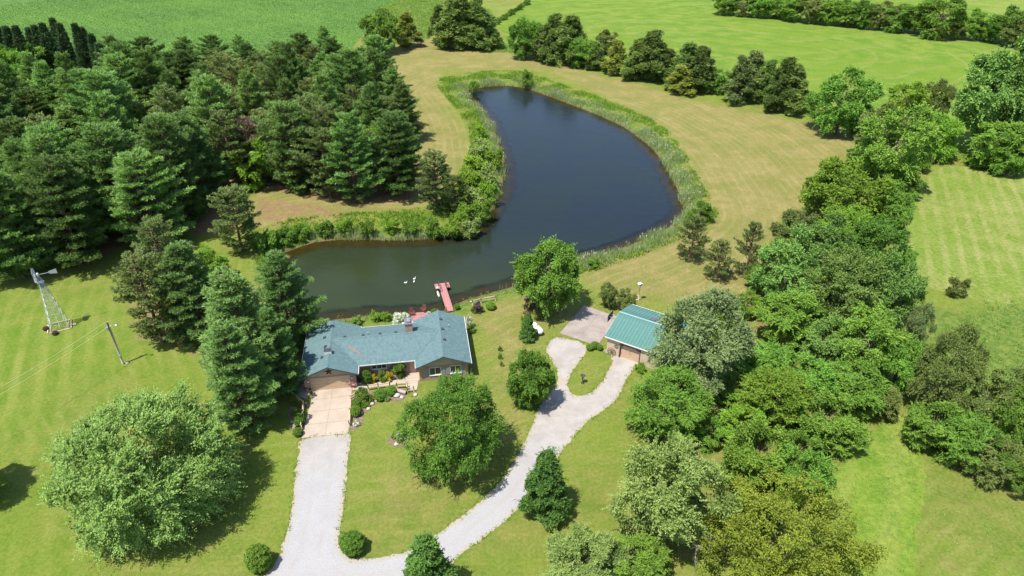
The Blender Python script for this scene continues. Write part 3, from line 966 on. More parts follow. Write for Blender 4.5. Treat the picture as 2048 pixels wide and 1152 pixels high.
for sd_ in (65, 66):
    P_('shrub', crown(sd_, 1.6, 2.6, 0.1, 'dome', 70, 0.52, 90, 0.20, 0.6, mat=LM['box'], bark=BARK, spray=80, trunk_r=0.06, lob_amp=0.3))
P_('ball', crown(68, 1.0, 1.75, 0.04, 'dome', 420, 0.15, 50, 0.085, 0.62, mat=LM['box'], bark=BARK, trunk_r=0.05, lob_amp=0.04, inner=0.0, bough=0.10, cpb=2))
P_('flower', crown(69, 1.0, 1.4, 0.05, 'dome', 90, 0.26, 60, 0.11, 0.85, mat=LM['white'], bark=BARK, trunk_r=0.04, lob_amp=0.25))
P_('hosta', crown(70, 0.8, 0.75, 0.03, 'dome', 30, 0.28, 26, 0.26, 0.5, mat=LM['box'], bark=BARK, trunk_r=0.02, lob_amp=0.2, droop=0.4))

ORD = ['first', 'second', 'third', 'fourth', 'fifth', 'sixth', 'seventh', 'eighth', 'ninth', 'tenth', 'eleventh', 'twelfth', 'thirteenth', 'fourteenth', 'fifteenth', 'sixteenth', 'seventeenth', 'eighteenth', 'nineteenth', 'twentieth']
prng = random.Random(77)
PLANTED = []


def plant(key, xy, h, r, label, name='tree', cat='tree', group=None, mat=None, var=None, part='crown', stem='trunk', z=0.0, rz=None):
    ps = PROTO[key]
    p = ps[prng.randrange(len(ps)) if var is None else var % len(ps)]
    o = empty(name, (xy[0], xy[1], z), prng.uniform(0, 6.28) if rz is None else rz, label, cat, group)
    o.rotation_euler.x, o.rotation_euler.y = (prng.gauss(0, .025), prng.gauss(0, .025)) if h > 3 else (0, 0)
    o.scale = (r / p['R'] * prng.uniform(.95, 1.05), r / p['R'] * prng.uniform(.95, 1.05), h / p['H'])
    c = link(part, p['crown'], o)
    link(stem, p['trunk'], o)
    if mat:
        c.material_slots[0].link = 'OBJECT'
        c.material_slots[0].material = LM[mat]
    PLANTED.append((o, key))
    return o


def by_top(key, tx, ty, h, r, label, **kw):
    """conifer whose tip the photograph shows at tx, ty"""
    p = G(tx, ty, h)
    return plant(key, (p.x, p.y), h, r, label, **kw)


GROW = {'broad': 1.10, 'poplar': 1.12, 'cedar': 1.20, 'olive': 1.05, 'silver': 1.06, 'big_maple': 1.06}


def by_crown(key, cx, cy, w, hp, label, clear=0.8, **kw):
    """broad crown: its outline's middle, width and height in the photograph give place and size"""
    zc = 4.0
    w, hp = w * GROW.get(key, 1), hp * (1 + (GROW.get(key, 1) - 1) * .6)
    for _ in range(6):
        p = G(cx, cy, zc)
        x_, y_, d = proj(p)
        rng_ = (Vector(CAM) - p).length
        th = math.asin((CAM_H - zc) / rng_)
        r = w / 2 * d / FPX
        a = (hp / 2 * d / FPX) ** 2 - (r * math.sin(th)) ** 2
        c = max(math.sqrt(max(a, 0)) / math.cos(th), 0.74 * r)
        zc = clear + c
    return plant(key, (p.x, p.y), clear + 2 * c, r, label, **kw)
# ------------------------------------------------------------------ the trees, where they stand
PW = 'pines of the wood'
# pine wood: a planted block, rows found from its outline
wood_out = gp([(-60, 566), (30, 572), (110, 566), (190, 560), (270, 470), (330, 520), (400, 470), (425, 430), (440, 395), (500, 380), (560, 386), (650, 398), (720, 404), (800, 392), (825, 365), (838, 325), (822, 285), (796, 235), (768, 195), (745, 165), (715, 150), (600, 158), (450, 160), (300, 160), (245, 175), (225, 235), (100, 245), (-60, 250)])
frs = random.Random(5)
yy, row = 90.0, 0
while yy < 255:
    lst = []
    xx = -200 + (row % 2) * 4.6
    while xx < 10:
        x_, y_ = xx + frs.gauss(0, 1.5), yy + frs.gauss(0, 1.5)
        if inside([(x_, y_)], wood_out)[0] and sdist([(x_, y_)], POND)[0] > 7 and proj((x_, y_, 8))[0] > -110:
            lst.append((proj((x_, y_, 8))[0], x_, y_, sdist([(x_, y_)], wood_out)[0]))
        xx += 11.2 if yy < 150 else 9.6
    lst.sort()
    for i, (px_, x_, y_, d2) in enumerate(lst):
        u = frs.random()
        key, nm, mt = 'white_pine', 'white pine', None
        if u < 0.13 or (430 < px_ < 640 and u < 0.40): key, nm = 'dull_pine', 'brownish green pine'
        elif u < 0.18 and d2 > -10 and 140 < yy < 205: key, nm, mt = 'broad', 'leafy broadleaf tree', 'lime'
        h = frs.uniform(14.5, 21.5) if yy < 190 else frs.uniform(12.0, 16.5)
        if key == 'broad': h *= 0.6
        if key == 'dull_pine': h *= 0.9
        plant(key, (x_, y_), h, frs.uniform(6.2, 8.2) if yy < 150 else frs.uniform(5.4, 7.0), f'{nm} in the wood, {ORD[i]} from left, {ORD[row]} row from the lawn', name='pine_tree' if 'pine' in key else 'broadleaf_tree', cat='tree', group=PW, mat=mt)
    yy += 9.6 if yy < 150 else 8.6
    row += 1
# the pines that stand out
by_top('white_pine', 80, 318, 19.5, 7.4, 'big dark pine right behind the windmill head', name='pine_tree', group=PW)
by_top('white_pine', -5, 350, 17.5, 6.4, 'dark pine at the left edge, left of the windmill', name='pine_tree', group=PW)
by_top('white_pine', 700, 104, 16, 6.0, 'pine at the back right corner of the wood, by the meadow', name='pine_tree', group=PW)
by_top('white_pine', 742, 166, 17, 6.2, 'tall pine on the right edge of the wood above the mown strip', name='pine_tree', group=PW)
by_top('white_pine', 782, 228, 17.5, 6.4, 'rightmost tall pine of the wood beside the mown strip', name='pine_tree', group=PW)
by_top('white_pine', 690, 225, 18.5, 6.6, 'broad pine overhanging the brown clearing', name='pine_tree', group=PW)
by_top('dull_pine', 640, 258, 15, 5.6, 'greyish pine standing in front of the wood above the brown clearing', name='pine_tree', group=PW)
by_top('dull_pine', 455, 376, 12.4, 5.0, 'lone bushy pine at the left end of the brown clearing', name='pine_tree')
by_top('dull_pine', 866, 300, 12.5, 5.4, 'lone olive pine on the point of land jutting into the pond', name='pine_tree')
by_top('dull_pine', 905, 352, 8.5, 3.4, 'shorter dark pine tucked right of the olive pine on the point', name='pine_tree', mat='cedar')
by_top('dull_pine', 268, 512, 14.5, 5.9, 'dull green pine just right of the utility pole', name='pine_tree')
by_top('near_pine', 350, 486, 15.5, 5.8, 'pine between the dull pine by the pole and the bluish pines', name='pine_tree')
by_top('dull_pine', 300, 438, 14.5, 5.2, 'dark pine behind the dull pine by the utility pole', name='pine_tree')
by_top('near_pine', 545, 506, 15.5, 5.2, 'bluish pine beside the left end of the pond water', name='pine_tree', var=0)
by_top('near_pine', 462, 545, 17.5, 6.6, 'tallest bluish pine left of the house', name='pine_tree', var=1)
by_top('near_pine', 452, 642, 15.5, 5.0, 'front bluish pine reaching down beside the driveway bed', name='pine_tree', var=0)
by_top('near_pine', 532, 622, 13, 3.6, 'narrow pine close against the left end of the house roof', name='pine_tree', var=1)
by_crown('broad', 405, 525, 80, 60, 'yellowish green leafy tree between the pines left of the pond', name='broadleaf_tree', mat='lime')
by_crown('broad', 215, 320, 60, 60, 'light green broadleaf tree among the pines left of centre of the wood', name='broadleaf_tree', mat='lime')
by_crown('broad', 12, 112, 60, 56, 'green broadleaf tree at the left edge in front of the spruces', name='broadleaf_tree', mat='lime')
by_crown('broad', 50, 120, 66, 60, 'green broadleaf tree in front of the dark spruces', name='broadleaf_tree')
by_crown('broad', 225, 118, 50, 60, 'lime green tree right of the dark spruce row', name='broadleaf_tree', mat='lime')
by_crown('broad', 505, 320, 95, 90, 'bright green broadleaf tree at the wood edge above the clearing', name='broadleaf_tree', mat='lime')
SPR = [(-12, 50), (10, 52), (30, 50), (52, 55), (68, 50), (84, 46), (100, 36), (118, 46), (145, 47), (163, 54), (180, 68), (195, 86)]
for i, (x_, y_) in enumerate(SPR):
    by_top('spruce', x_, y_, 14 + (i % 3), 3.3, f'narrow dark spruce by the corn, {ORD[i]} from the left in the spruce row', name='spruce_tree', group='row of dark spruces')

by_top('sparse_pine', 490, 232, 15, 4.6, 'dead pinkish brown pine in the middle of the wood', name='pine_tree', mat='rust')
by_top('sparse_pine', 258, 345, 13.5, 4.0, 'dead brown pine in the left part of the wood', name='pine_tree', mat='rust')
# garden trees
by_crown('wind_maple', 280, 918, 345, 300, 'huge pale green maple alone on the left lawn', clear=0.6, name='maple_tree', rz=0.0)
by_crown('big_maple', 908, 850, 216, 212, 'large green maple in front of the house, right of the walk', name='maple_tree')
by_crown('maple', -95, 935, 150, 170, 'maple standing just outside the left edge whose shadow reaches in', name='maple_tree', mat='maple')
by_crown('maple', 1061, 753, 104, 118, 'small round bright maple beside the gravel parking bay', name='maple_tree', mat='maple', var=0)
by_crown('maple', 1098, 549, 142, 156, 'dense round maple on the pond bank over the red swing', name='maple_tree', var=1)
by_top('pear', 1096, 906, 9.2, 2.75, 'dark cone-shaped tree on the lawn right of the curved drive', name='cone_tree', cat='tree')
by_top('pear', 850, 1076, 9.2, 2.9, 'dark cone-shaped tree cut off by the bottom edge, on the drive', name='cone_tree', cat='tree')
by_top('arborvitae', 1056, 627, 4.7, 1.25, 'narrow clipped arborvitae beside the white gas tank', name='arborvitae', cat='conifer')
by_crown('broad', 1217, 587, 38, 40, 'left one of two small trees between the pond lawn and the pad', name='small_tree', mat='dull', clear=0.9)
by_crown('broad', 1254, 595, 40, 40, 'right one of two small trees, touching the metal roof corner', name='small_tree', mat='dull', clear=0.9)
by_crown('sparse_pine', 1388, 470, 78, 88, 'thin young pine at the right tip of the pond', name='pine_tree')
by_crown('sparse_pine', 1442, 515, 72, 78, 'thin young pine, nearer one left of the tall poplars', name='pine_tree')
by_crown('sparse_pine', 1503, 495, 72, 105, 'thin young pine touching the left side of the tall poplars', name='pine_tree')
by_crown('sparse_pine', 1627, 420, 44, 62, 'small brownish pine left of the lime green round tree', name='pine_tree')
by_crown('shrub', 1915, 571, 46, 44, 'lone dark bush in the right hand pasture', clear=0.1, name='bush', cat='bush', mat='dull', stem='stem', part='foliage')

BR = [  # key, x, y, w, h, material, label
    ('broad', 1789, 295, 152, 158, 'dark', 'big round dark tree at the right end of the dry meadow'),
    ('broad', 1752, 262, 88, 105, 'dull', 'olive tree leaning on the left of the big round dark tree'),
    ('broad', 1818, 197, 82, 70, 'lime', 'lime green tree behind the big round dark tree'),
    ('broad', 1880, 198, 56, 75, 'dull', 'narrow olive tree left of the tallest poplar'),
    ('broad', 1878, 270, 92, 88, 'lime', 'light green tree above the corner of the striped pasture'),
    ('shrub', 1834, 238, 36, 32, 'grey', 'small grey bush under the lime green tree at the meadow end'),
    ('poplar', 1985, 188, 150, 205, 'poplar', 'tallest poplar at the right edge above the pasture'),
    ('poplar', 2040, 200, 120, 190, 'poplar', 'poplar cut by the right edge beside the tallest one'),
    ('broad', 2008, 286, 120, 76, 'dark', 'green tree below the tallest poplar'),
    ('shrub', 1966, 308, 44, 36, 'grey', 'pale grey bush at the top edge of the pasture'),
    ('broad', 2022, 312, 84, 52, 'box', 'low green tree at the top right corner of the pasture'),
    ('broad', 1687, 204, 124, 118, 'dark', 'round dark tree at the right end of the fence row'),
    ('broad', 1725, 242, 50, 46, 'box', 'small green tree at the foot of the round fence row tree'),
    ('broad', 1690, 388, 162, 140, 'lime', 'round lime green tree at the lower end of the dry meadow'),
    ('broad', 1640, 372, 60, 46, 'lime', 'small lime tree touching the left of the round lime tree'),
    ('poplar', 1783, 420, 84, 100, 'box', 'pointed green tree beside the striped pasture'),
    ('broad', 1600, 465, 105, 70, 'dull', 'yellowish low tree left of the tall poplar stand'),
    ('broad', 1690, 465, 120, 86, 'lime', 'lime tree at the upper end of the tall poplar stand'),
    ('poplar', 1572, 545, 140, 165, 'poplar', 'leftmost tall poplar of the stand behind the metal building'),
    ('poplar', 1648, 508, 126, 140, 'poplar', 'poplar at the upper middle of the tall stand'),
    ('poplar', 1742, 500, 104, 120, 'dark', 'dark poplar at the upper right of the tall stand'),
    ('poplar', 1690, 592, 150, 165, 'poplar', 'widest poplar in the centre of the tall stand'),
    ('poplar', 1785, 590, 116, 165, 'poplar', 'poplar on the right side of the tall stand, by the pasture'),
    ('poplar', 1590, 632, 120, 120, 'dark', 'dark tree low in the left of the tall stand'),
    ('poplar', 1745, 690, 130, 140, 'dark', 'dark tree low in the right of the tall stand'),
    ('broad', 1660, 690, 120, 110, 'poplar', 'tree low in the middle of the tall stand'),
    ('silver', 1835, 650, 54, 100, 'grey', 'silvery willow on the right edge of the tall stand'),
    ('broad', 1800, 730, 80, 110, 'dark', 'tree at the lower right end of the tall stand'),
    ('broad', 1710, 775, 120, 100, 'dark', 'dark tree between the tall stand and the lower glade'),
    ('broad', 1625, 760, 115, 95, 'dark', 'green tree below the left of the tall stand'),
    ('broad', 1770, 800, 70, 70, 'dull', 'small dark tree at the mouth of the lower glade'),
    ('silver', 1398, 685, 215, 225, 'grey', 'large grey green tree hanging over the metal roof'),
    ('broad', 1462, 632, 66, 96, 'box', 'green tree right behind the large grey green tree'),
    ('broad', 1535, 735, 112, 96, 'dark', 'green tree right of the large grey green tree'),
    ('broad', 1548, 800, 128, 130, 'lime', 'yellow green tree in the middle of the lower wood'),
    ('broad', 1640, 840, 130, 104, 'box', 'green tree by the left side of the lower glade'),
    ('broad', 1488, 850, 96, 80, 'lime', 'low yellow green tree left of the middle of the lower wood'),
    ('silver', 1335, 812, 190, 150, 'maple', 'broad mid green tree just below the metal building'),
    ('broad', 1500, 918, 138, 150, 'box', 'rounded mid green tree above the olive tree'),
    ('broad', 1598, 955, 116, 128, 'dark', 'feathery dark green tree right above the olive tree'),
    ('broad', 1688, 870, 80, 70, 'box', 'small green tree on the edge of the lower glade'),
    ('silver', 1335, 985, 232, 252, 'silver', 'large pale silver maple at the bottom, right of the drive'),
    ('silver', 1160, 1115, 175, 120, 'silver', 'low pale tree at the bottom edge, left of the silver maple'),
    ('broad', 1290, 1125, 120, 86, 'box', 'small green tree at the bottom edge under the silver maple'),
    ('olive', 1572, 1092, 325, 232, 'olive', 'wide olive yellow tree at the bottom edge'),
    ('silver', 1898, 742, 136, 190, 'dull', 'tall dark olive tree alone right of the lower glade'),
    ('broad', 1868, 850, 120, 92, 'dark', 'dark green tree at the foot of the tall dark olive tree'),
    ('broad', 1932, 875, 120, 105, 'dark', 'dark green tree in the lower right thicket, second from the left'),
    ('broad', 1990, 805, 105, 140, 'dull', 'olive tree at the back of the lower right thicket'),
    ('broad', 2038, 845, 92, 130, 'box', 'light tree of the lower right thicket, cut by the right edge'),
    ('broad', 1990, 920, 105, 84, 'dull', 'grey green tree at the front of the lower right thicket'),
    ('broad', 2045, 945, 80, 80, 'dark', 'front tree of the lower right thicket, cut by the right edge'),
    ('broad', 762, 62, 70, 76, 'dark', 'round dark tree on the meadow corner by the corn'),
]
for key, x_, y_, w_, h_, mt, lb in BR:
    cl = 0.15 if key == 'shrub' else 0.5
    nm = {'poplar': 'poplar_tree', 'silver': 'silver_maple_tree' if mt == 'silver' else 'broadleaf_tree', 'shrub': 'bush'}.get(key, 'broadleaf_tree')
    by_crown(key, x_, y_, w_, h_, lb, clear=cl, name=nm, cat='bush' if key == 'shrub' else 'tree', mat=mt)

# the smaller trees that close the gaps in the right hand belt
frs2 = random.Random(12)
have = [(o.location.x, o.location.y, o.scale[0] * PROTO[k][0]['R']) for o, k in PLANTED]
fill = []
cand = np.array([(frs2.uniform(10, 120), frs2.uniform(38, 190)) for _ in range(4000)])
cand = cand[sdist(cand, wood_poly) < -1.5]
cand = cand[sdist(cand, DRIVE) > 6]
for x_, y_ in cand.tolist():
    if (x_ - 20) ** 2 + (y_ - 78) ** 2 < 13 ** 2: continue
    if min((x_ - a) ** 2 + (y_ - b) ** 2 for a, b, c in have) < 4.3 ** 2: continue
    if any((x_ - a) ** 2 + (y_ - b) ** 2 < 5.8 ** 2 for a, b in fill): continue
    fill.append((x_, y_))
fill.sort(key=lambda p: -p[1])
for i, (x_, y_) in enumerate(fill):
    n_ = ORD[i % 20] if i < 20 else ('twenty-' if i < 40 else 'forty-' if i < 60 else 'sixty-') + ORD[i % 20]
    plant('broad', (x_, y_), frs2.uniform(3.0, 5.2), frs2.uniform(2.2, 3.2), f'smaller tree filling the right hand belt, {n_} counting from its far end', name='understory_tree', cat='tree', group='smaller trees in the right hand belt', mat=frs2.choice(['box', 'dark', 'lime', 'box', 'dark']))

ROW = [  # fence row between meadow and hay field, left to right
    ('cedar', 815, 60, 46, 62, 'gold_cedar'), ('cedar', 878, 50, 40, 70, None), ('cedar', 902, 46, 62, 92, None), ('cedar', 930, 40, 70, 98, None), ('cedar', 955, 46, 66, 92, None), ('cedar', 978, 62, 44, 62, None),
    ('broad', 1052, 76, 56, 80, None), ('broad', 1085, 84, 56, 66, 'dull'), ('cedar', 1108, 76, 60, 86, None), ('cedar', 1140, 80, 70, 92, None), ('broad', 1165, 104, 52, 60, 'dark'), ('cedar', 1190, 110, 40, 50, None), ('broad', 1212, 84, 40, 46, 'dull'), ('cedar', 1234, 114, 44, 62, 'gold_cedar'),
    ('cedar', 1278, 118, 52, 76, None), ('cedar', 1305, 110, 70, 92, None), ('cedar', 1335, 130, 44, 60, None), ('cedar', 1364, 158, 50, 38, 'gold_cedar'), ('cedar', 1376, 130, 60, 86, None), ('cedar', 1405, 138, 56, 84, None), ('broad', 1434, 160, 48, 48, 'box'),
    ('cedar', 1480, 158, 54, 86, 'dull_pine'), ('cedar', 1506, 150, 58, 90, 'dull_pine'), ('cedar', 1540, 164, 44, 80, None), ('cedar', 1566, 170, 58, 100, None), ('cedar', 1592, 178, 56, 90, None),
]
for i, (key, x_, y_, w_, h_, mt) in enumerate(ROW):
    kind = {'gold_cedar': 'yellowish cedar', 'dull_pine': 'open branched cedar'}.get(mt, 'dark cedar') if key == 'cedar' else 'leafy tree'
    n_ = ORD[i] if i < 20 else 'twenty-' + ORD[i - 20]
    by_crown(key, x_, y_, w_ * 1.2, h_ * .93, f'{kind} in the fence row beyond the pond, {n_} tree from the left', clear=0.2, name='cedar_tree' if key == 'cedar' else 'broadleaf_tree', cat='tree', mat=mt, group='fence row beyond the pond')
FAR = [(1452, 4, 44, 26), (1485, 4, 46, 30), (1520, 6, 50, 36), (1556, 8, 50, 40), (1590, 12, 52, 42), (1625, 16, 52, 44), (1660, 19, 52, 46), (1695, 22, 54, 48), (1730, 24, 56, 54), (1766, 28, 54, 52), (1800, 33, 54, 52), (1838, 30, 66, 70), (1882, 28, 86, 84), (1916, 52, 44, 44), (1962, 46, 56, 64), (1992, 54, 50, 56), (2024, 48, 64, 78), (2052, 60, 60, 70)]
for i, (x_, y_, w_, h_) in enumerate(FAR):
    by_crown('broad', x_, y_ + 3, w_ * 1.15, h_ * .84, f'tree in the far hedgerow across the hay field, {ORD[i]} from the left', clear=0.2, name='hedgerow_tree', cat='tree', mat=('dark', 'dull', 'dark', 'box')[i % 4], group='far hedgerow trees')
for i in range(14):
    x_, y_ = 988 + i * 5.2, 46 - i * 3.3
    by_crown('shrub', x_, y_, 11 + 4 * (i % 3 == 1), 7 + 3 * (i % 4 == 2), f'low hedge bush on the left border of the hay field, {ORD[i]} from the bottom', clear=0.1, name='bush', cat='bush', group='hedge bushes by the hay field', part='foliage', stem='stem')

# willow-like bushes on the pond banks
BUSH = [(958, 296, 50, 40), (985, 318, 44, 46), (950, 330, 58, 46), (978, 350, 50, 50), (940, 362, 60, 44), (975, 384, 48, 46), (945, 395, 56, 46), (960, 420, 50, 46), (925, 428, 52, 44), (940, 452, 46, 34), (905, 455, 46, 36), (962, 262, 30, 26)]
for i, (x_, y_, w_, h_) in enumerate(BUSH):
    by_crown('shrub', x_, y_, w_, h_, f'light green willow bush on the west bank of the pond, {ORD[i]} counting towards the dock', clear=0.1, name='bush', cat='bush', mat='lime' if i % 3 else 'silver', group='willow bushes on the west bank', part='foliage', stem='stem')
BANK = [(535, 480, 50, 44, 'dark'), (570, 470, 44, 36, 'box'), (600, 462, 40, 34, 'lime'), (650, 455, 40, 34, 'box'), (690, 452, 40, 34, 'lime'), (735, 455, 36, 32, 'box'), (780, 450, 40, 34, 'lime'), (822, 455, 40, 32, 'box'), (865, 452, 44, 40, 'dark'), (1054, 156, 30, 34, 'dark'), (1408, 420, 48, 44, 'box'), (1385, 440, 36, 30, 'lime'), (948, 172, 24, 20, 'lime'), (1185, 525, 28, 22, 'lime')]
for i, (x_, y_, w_, h_, mt) in enumerate(BANK):
    lb = f'{"dark" if mt == "dark" else "bright"} bush on the north bank of the pond arm, {ORD[i]} from the left' if i < 9 else ['single dark bush at the far head of the pond', 'round bush at the right tip of the pond', 'smaller bush beside the round bush at the pond tip', 'small bush in the reeds at the far left of the pond head', 'low bush on the near bank right of the round maple'][i - 9]
    by_crown('shrub', x_, y_, w_, h_, lb, clear=0.1, name='bush', cat='bush', mat=mt, part='foliage', stem='stem')

# dead tree
dt = empty('dead_tree', G(1408, 1122), 0, 'bare grey dead tree between the silver maple and the olive tree', 'tree')
m = MB()
rs = np.random.RandomState(3)


def twig(a, d, l, r, depth):
    b = a + d * l
    m.tube([a, (a + b) / 2 + Vector(rs.normal(0, .05 * l, 3)), b], [r, r * .75, r * .45], 5, cap=False)
    if depth:
        for _ in range(3 if depth > 1 else 4):
            nd = (d + Vector(rs.normal(0, .55, 3)) + Vector((0, 0, .12))).normalized()
            twig(a + d * l * rs.uniform(.45, 1), nd, l * rs.uniform(.5, .8), r * .5, depth - 1)


twig(Vector((0, 0, -.1)), Vector((0.05, -.05, 1)).normalized(), 3.2, .17, 4)
m.build('trunk', simple('dead_wood', (0.36, 0.33, 0.30), (0.24, 0.21, 0.19), 5), dt)


# ------------------------------------------------------------------ stuff: reeds, weeds, corn, tall grass
def scatter(poly, dens, seed, reject=None):
    rg = np.random.RandomState(seed)
    xs, ys = [p[0] for p in poly], [p[1] for p in poly]
    n = int((max(xs) - min(xs)) * (max(ys) - min(ys)) * dens)
    q = np.stack([rg.uniform(min(xs), max(xs), n), rg.uniform(min(ys), max(ys), n)], 1)
    q = q[inside(q, poly)]
    return q if reject is None else q[~reject(q)]


def bank_z(sd_):
    z = -0.55 * np.clip((2.2 - sd_) / 2.2, 0, 1) ** 1.4
    return np.where(sd_ < 0, -0.55 + sd_ * 0.22, z)


def blade_stuff(name, q, z, hgt, wid, seed, mat, label, cat, lean=0.35, per=3, tint=0.5, spread=0.15, extra=None):
    rg = np.random.RandomState(seed)
    k = np.repeat(np.arange(len(q)), per)
    n = len(k)
    P = np.column_stack([q[k] + rg.normal(0, spread, (n, 2)), z[k] - 0.05])
    D = unit(np.column_stack([rg.normal(0, lean, (n, 2)), np.ones(n)]))
    N = unit(rg.normal(0, 1, (n, 3)) * [1, 1, 0.3])
    L = (hgt[k] if hasattr(hgt, '__len__') else hgt) * rg.uniform(0.6, 1.2, n)
    V = blades(P, D, N, L, np.full(n, wid) * rg.uniform(.7, 1.3, n), 0.4)
    pt = np.sin(q[:, 0] * 0.9) * np.cos(q[:, 1] * 0.7) * 0.15
    if extra is not None: pt = extra
    o = link(name, leaf_mesh(name, V, tint + pt[k] + rg.normal(0, .16, n), LM[mat]))
    return tag(o, label, cat, None, 'stuff')


outer = smooth_poly(gp([(874, 172), (887, 156), (950, 144), (1020, 142), (1075, 152), (1130, 172), (1200, 195), (1266, 223), (1325, 254), (1364, 297), (1395, 351), (1418, 394), (1436, 425), (1425, 445), (1395, 462), (1355, 481), (1311, 500), (1242, 525), (1180, 544), (1150, 550), (1030, 585), (960, 601), (920, 610), (890, 632), (800, 640), (700, 645), (600, 655), (540, 600), (520, 540), (505, 480), (520, 457), (585, 440), (708, 426), (817, 420), (890, 400), (923, 344), (942, 285), (934, 250), (903, 207)]), 3)


def dist_pond(q): return sdist(q, POND)


ring = scatter(outer, 7.0, 8)
dr_ = dist_pond(ring)
clmp = np.sin(ring[:, 0] * .55 + 1.3 * np.sin(ring[:, 1] * .31)) + np.sin(ring[:, 1] * .62 + 1.7 * np.sin(ring[:, 0] * .23)) + .6 * np.sin(ring[:, 0] * 1.9) * np.sin(ring[:, 1] * 1.7)
thin = np.random.RandomState(6).rand(len(ring)) < 0.62 + 0.30 * clmp
ring, dr_, clmp = ring[thin], dr_[thin], clmp[thin]
ring, clmp, dr_ = ring[dr_ > -0.6], clmp[dr_ > -0.6], dr_[dr_ > -0.6]
ang_ok = (ring[:, 1] > 96)
east = ((ring[:, 0] > 12) | (ring[:, 1] > 195)) & ang_ok
west = ~east & ang_ok & (ring[:, 1] > 128)
arm = ang_ok & ~east & ~west
wid_ = np.clip(dr_ / 5.0, 0, 1)
rg0 = np.random.RandomState(4)
reedm = (east & (rg0.rand(len(ring)) > wid_ ** 1.6)) | (west & (dr_ < 2.2)) | (arm & (dr_ < 2.0) & (ring[:, 0] > -38))
blade_stuff('reeds', ring[reedm], bank_z(dr_[reedm]), 1.35 + 0.28 * clmp[reedm], 0.075, 9, 'reed', 'pale grey green reeds standing along the edge of the pond', 'reeds', 0.16, 5, 0.5, 0.2)
pm = reedm & (rg0.rand(len(ring)) < 0.14)
blade_stuff('reed_plumes', ring[pm], bank_z(dr_[pm]) + 1.05 + 0.25 * clmp[pm], 0.45, 0.13, 10, 'plume', 'buff seed plumes above the reeds round the pond', 'reeds', 0.2, 2, 0.5, 0.15)
wdm = ~reedm & ang_ok
blade_stuff('bank_weeds', ring[wdm], bank_z(dr_[wdm]), 0.62 + 0.16 * clmp[wdm], 0.16, 12, 'weed', 'bright green weeds between the reeds and the mown meadow', 'weeds', 0.5, 5, 0.45, 0.22)
near_b = (ring[:, 1] <= 96) & (rg0.rand(len(ring)) < 0.6)
blade_stuff('shore_grass', ring[near_b], bank_z(dr_[near_b]), 0.5, 0.10, 13, 'tallgrass', 'uncut grass along the shore behind the house', 'grass', 0.45, 5, 0.5, 0.2)
# tall grass along the fence row and between the trees of the right hand side
tg = [smooth_poly(gp(p), 2) for p in ([(985, 92), (1040, 88), (1300, 142), (1440, 172), (1620, 212), (1640, 232), (1600, 225), (1450, 195), (1300, 160), (1040, 108), (985, 106)],
                                       [(1440, 165), (1470, 190), (1640, 240), (1600, 214)],
                                       [(1800, 830), (1850, 880), (1950, 930), (2060, 980), (2060, 945), (1900, 880)],
                                       [(1800, 370), (1860, 330), (1980, 322), (2060, 345), (2060, 320), (1900, 290), (1800, 330)],
                                       [(730, 95), (860, 78), (870, 60), (980, 70), (980, 20), (860, -10), (770, 10), (735, 60)],
                                       [(1500, 1010), (1640, 960), (1740, 880), (1720, 860), (1600, 900)])]
tq = np.concatenate([scatter(p, 1.9, 30 + i) for i, p in enumerate(tg)])
blade_stuff('tall_grass', tq, np.zeros(len(tq)), 0.8, 0.15, 14, 'tallgrass', 'uncut tall grass under the fence row and round the thickets', 'grass', 0.5, 5, 0.5, 0.35)
wq_ = scatter(weed_poly, 0.9, 41)
blade_stuff('pasture_weeds', wq_, np.zeros(len(wq_)), 0.5, 0.14, 42, 'tallgrass', 'scattered rough weeds in the right hand pasture', 'weeds', 0.6, 4, 0.35, 0.3)
tq2 = np.concatenate([scatter(MEAD, 2.6, 51), scatter(dull_poly, 1.5, 52)])
tq2 = tq2[(tq2[:, 1] > 40) & (tq2[:, 0] < 75)]
blade_stuff('meadow_tufts', tq2, np.zeros(len(tq2)), 0.26, 0.12, 53, 'tallgrass', 'tufts of rough grass in the lower right meadow', 'grass', 0.9, 4, 0.35, 0.22)
dv = np.array(DRIVE)
dn = np.roll(dv, -1, 0)
eg = np.concatenate([dv + (dn - dv) * t for t in (0, .25, .5, .75)]) + np.random.RandomState(61).normal(0, .14, (len(dv) * 4, 2))
keep = np.random.RandomState(62).rand(len(eg)) < .42 + .35 * np.sin(eg[:, 0] * 1.3) * np.sin(eg[:, 1] * 1.1)
eg = eg[keep]
blade_stuff('drive_edge_grass', eg, np.zeros(len(eg)) + .05, 0.20, 0.10, 63, 'tallgrass', 'grass creeping over the edges of the gravel drive', 'grass', 0.9, 4, 0.25, 0.10)
# corn in drilled rows
ca, sa = math.cos(R(50)), math.sin(R(50))
rg = np.random.RandomState(21)
u = np.arange(-260, 460, 1.5)
cp = []
for ui in u:
    v = np.arange(-420, 420, 0.95)
    v = v + rg.normal(0, .2, len(v))
    cp.append(np.stack([ui * ca - v * sa, ui * sa + v * ca], 1))
cp = np.concatenate(cp)
cp = cp[inside(cp, corn_poly)]
prx = 1024 + FPX * cp[:, 0] / (cp[:, 1] * FW[1] + 60 * math.sin(PITCH))
cp = cp[(prx > -60) & (cp[:, 1] < 400)]
blade_stuff('corn_plants', cp, np.zeros(len(cp)) + .25, 0.62, 0.30, 22, 'corn', 'young green corn in drilled rows behind the pine wood', 'corn', 1.3, 2, 0.5, 0.10, 0.22 * np.sin((cp[:, 0] * ca + cp[:, 1] * sa) * 0.7) + 0.15 * np.sin((cp[:, 0] * ca + cp[:, 1] * sa) * 0.21 + 1) + 0.12 * np.sin(cp[:, 0] * .05) * np.sin(cp[:, 1] * .043))
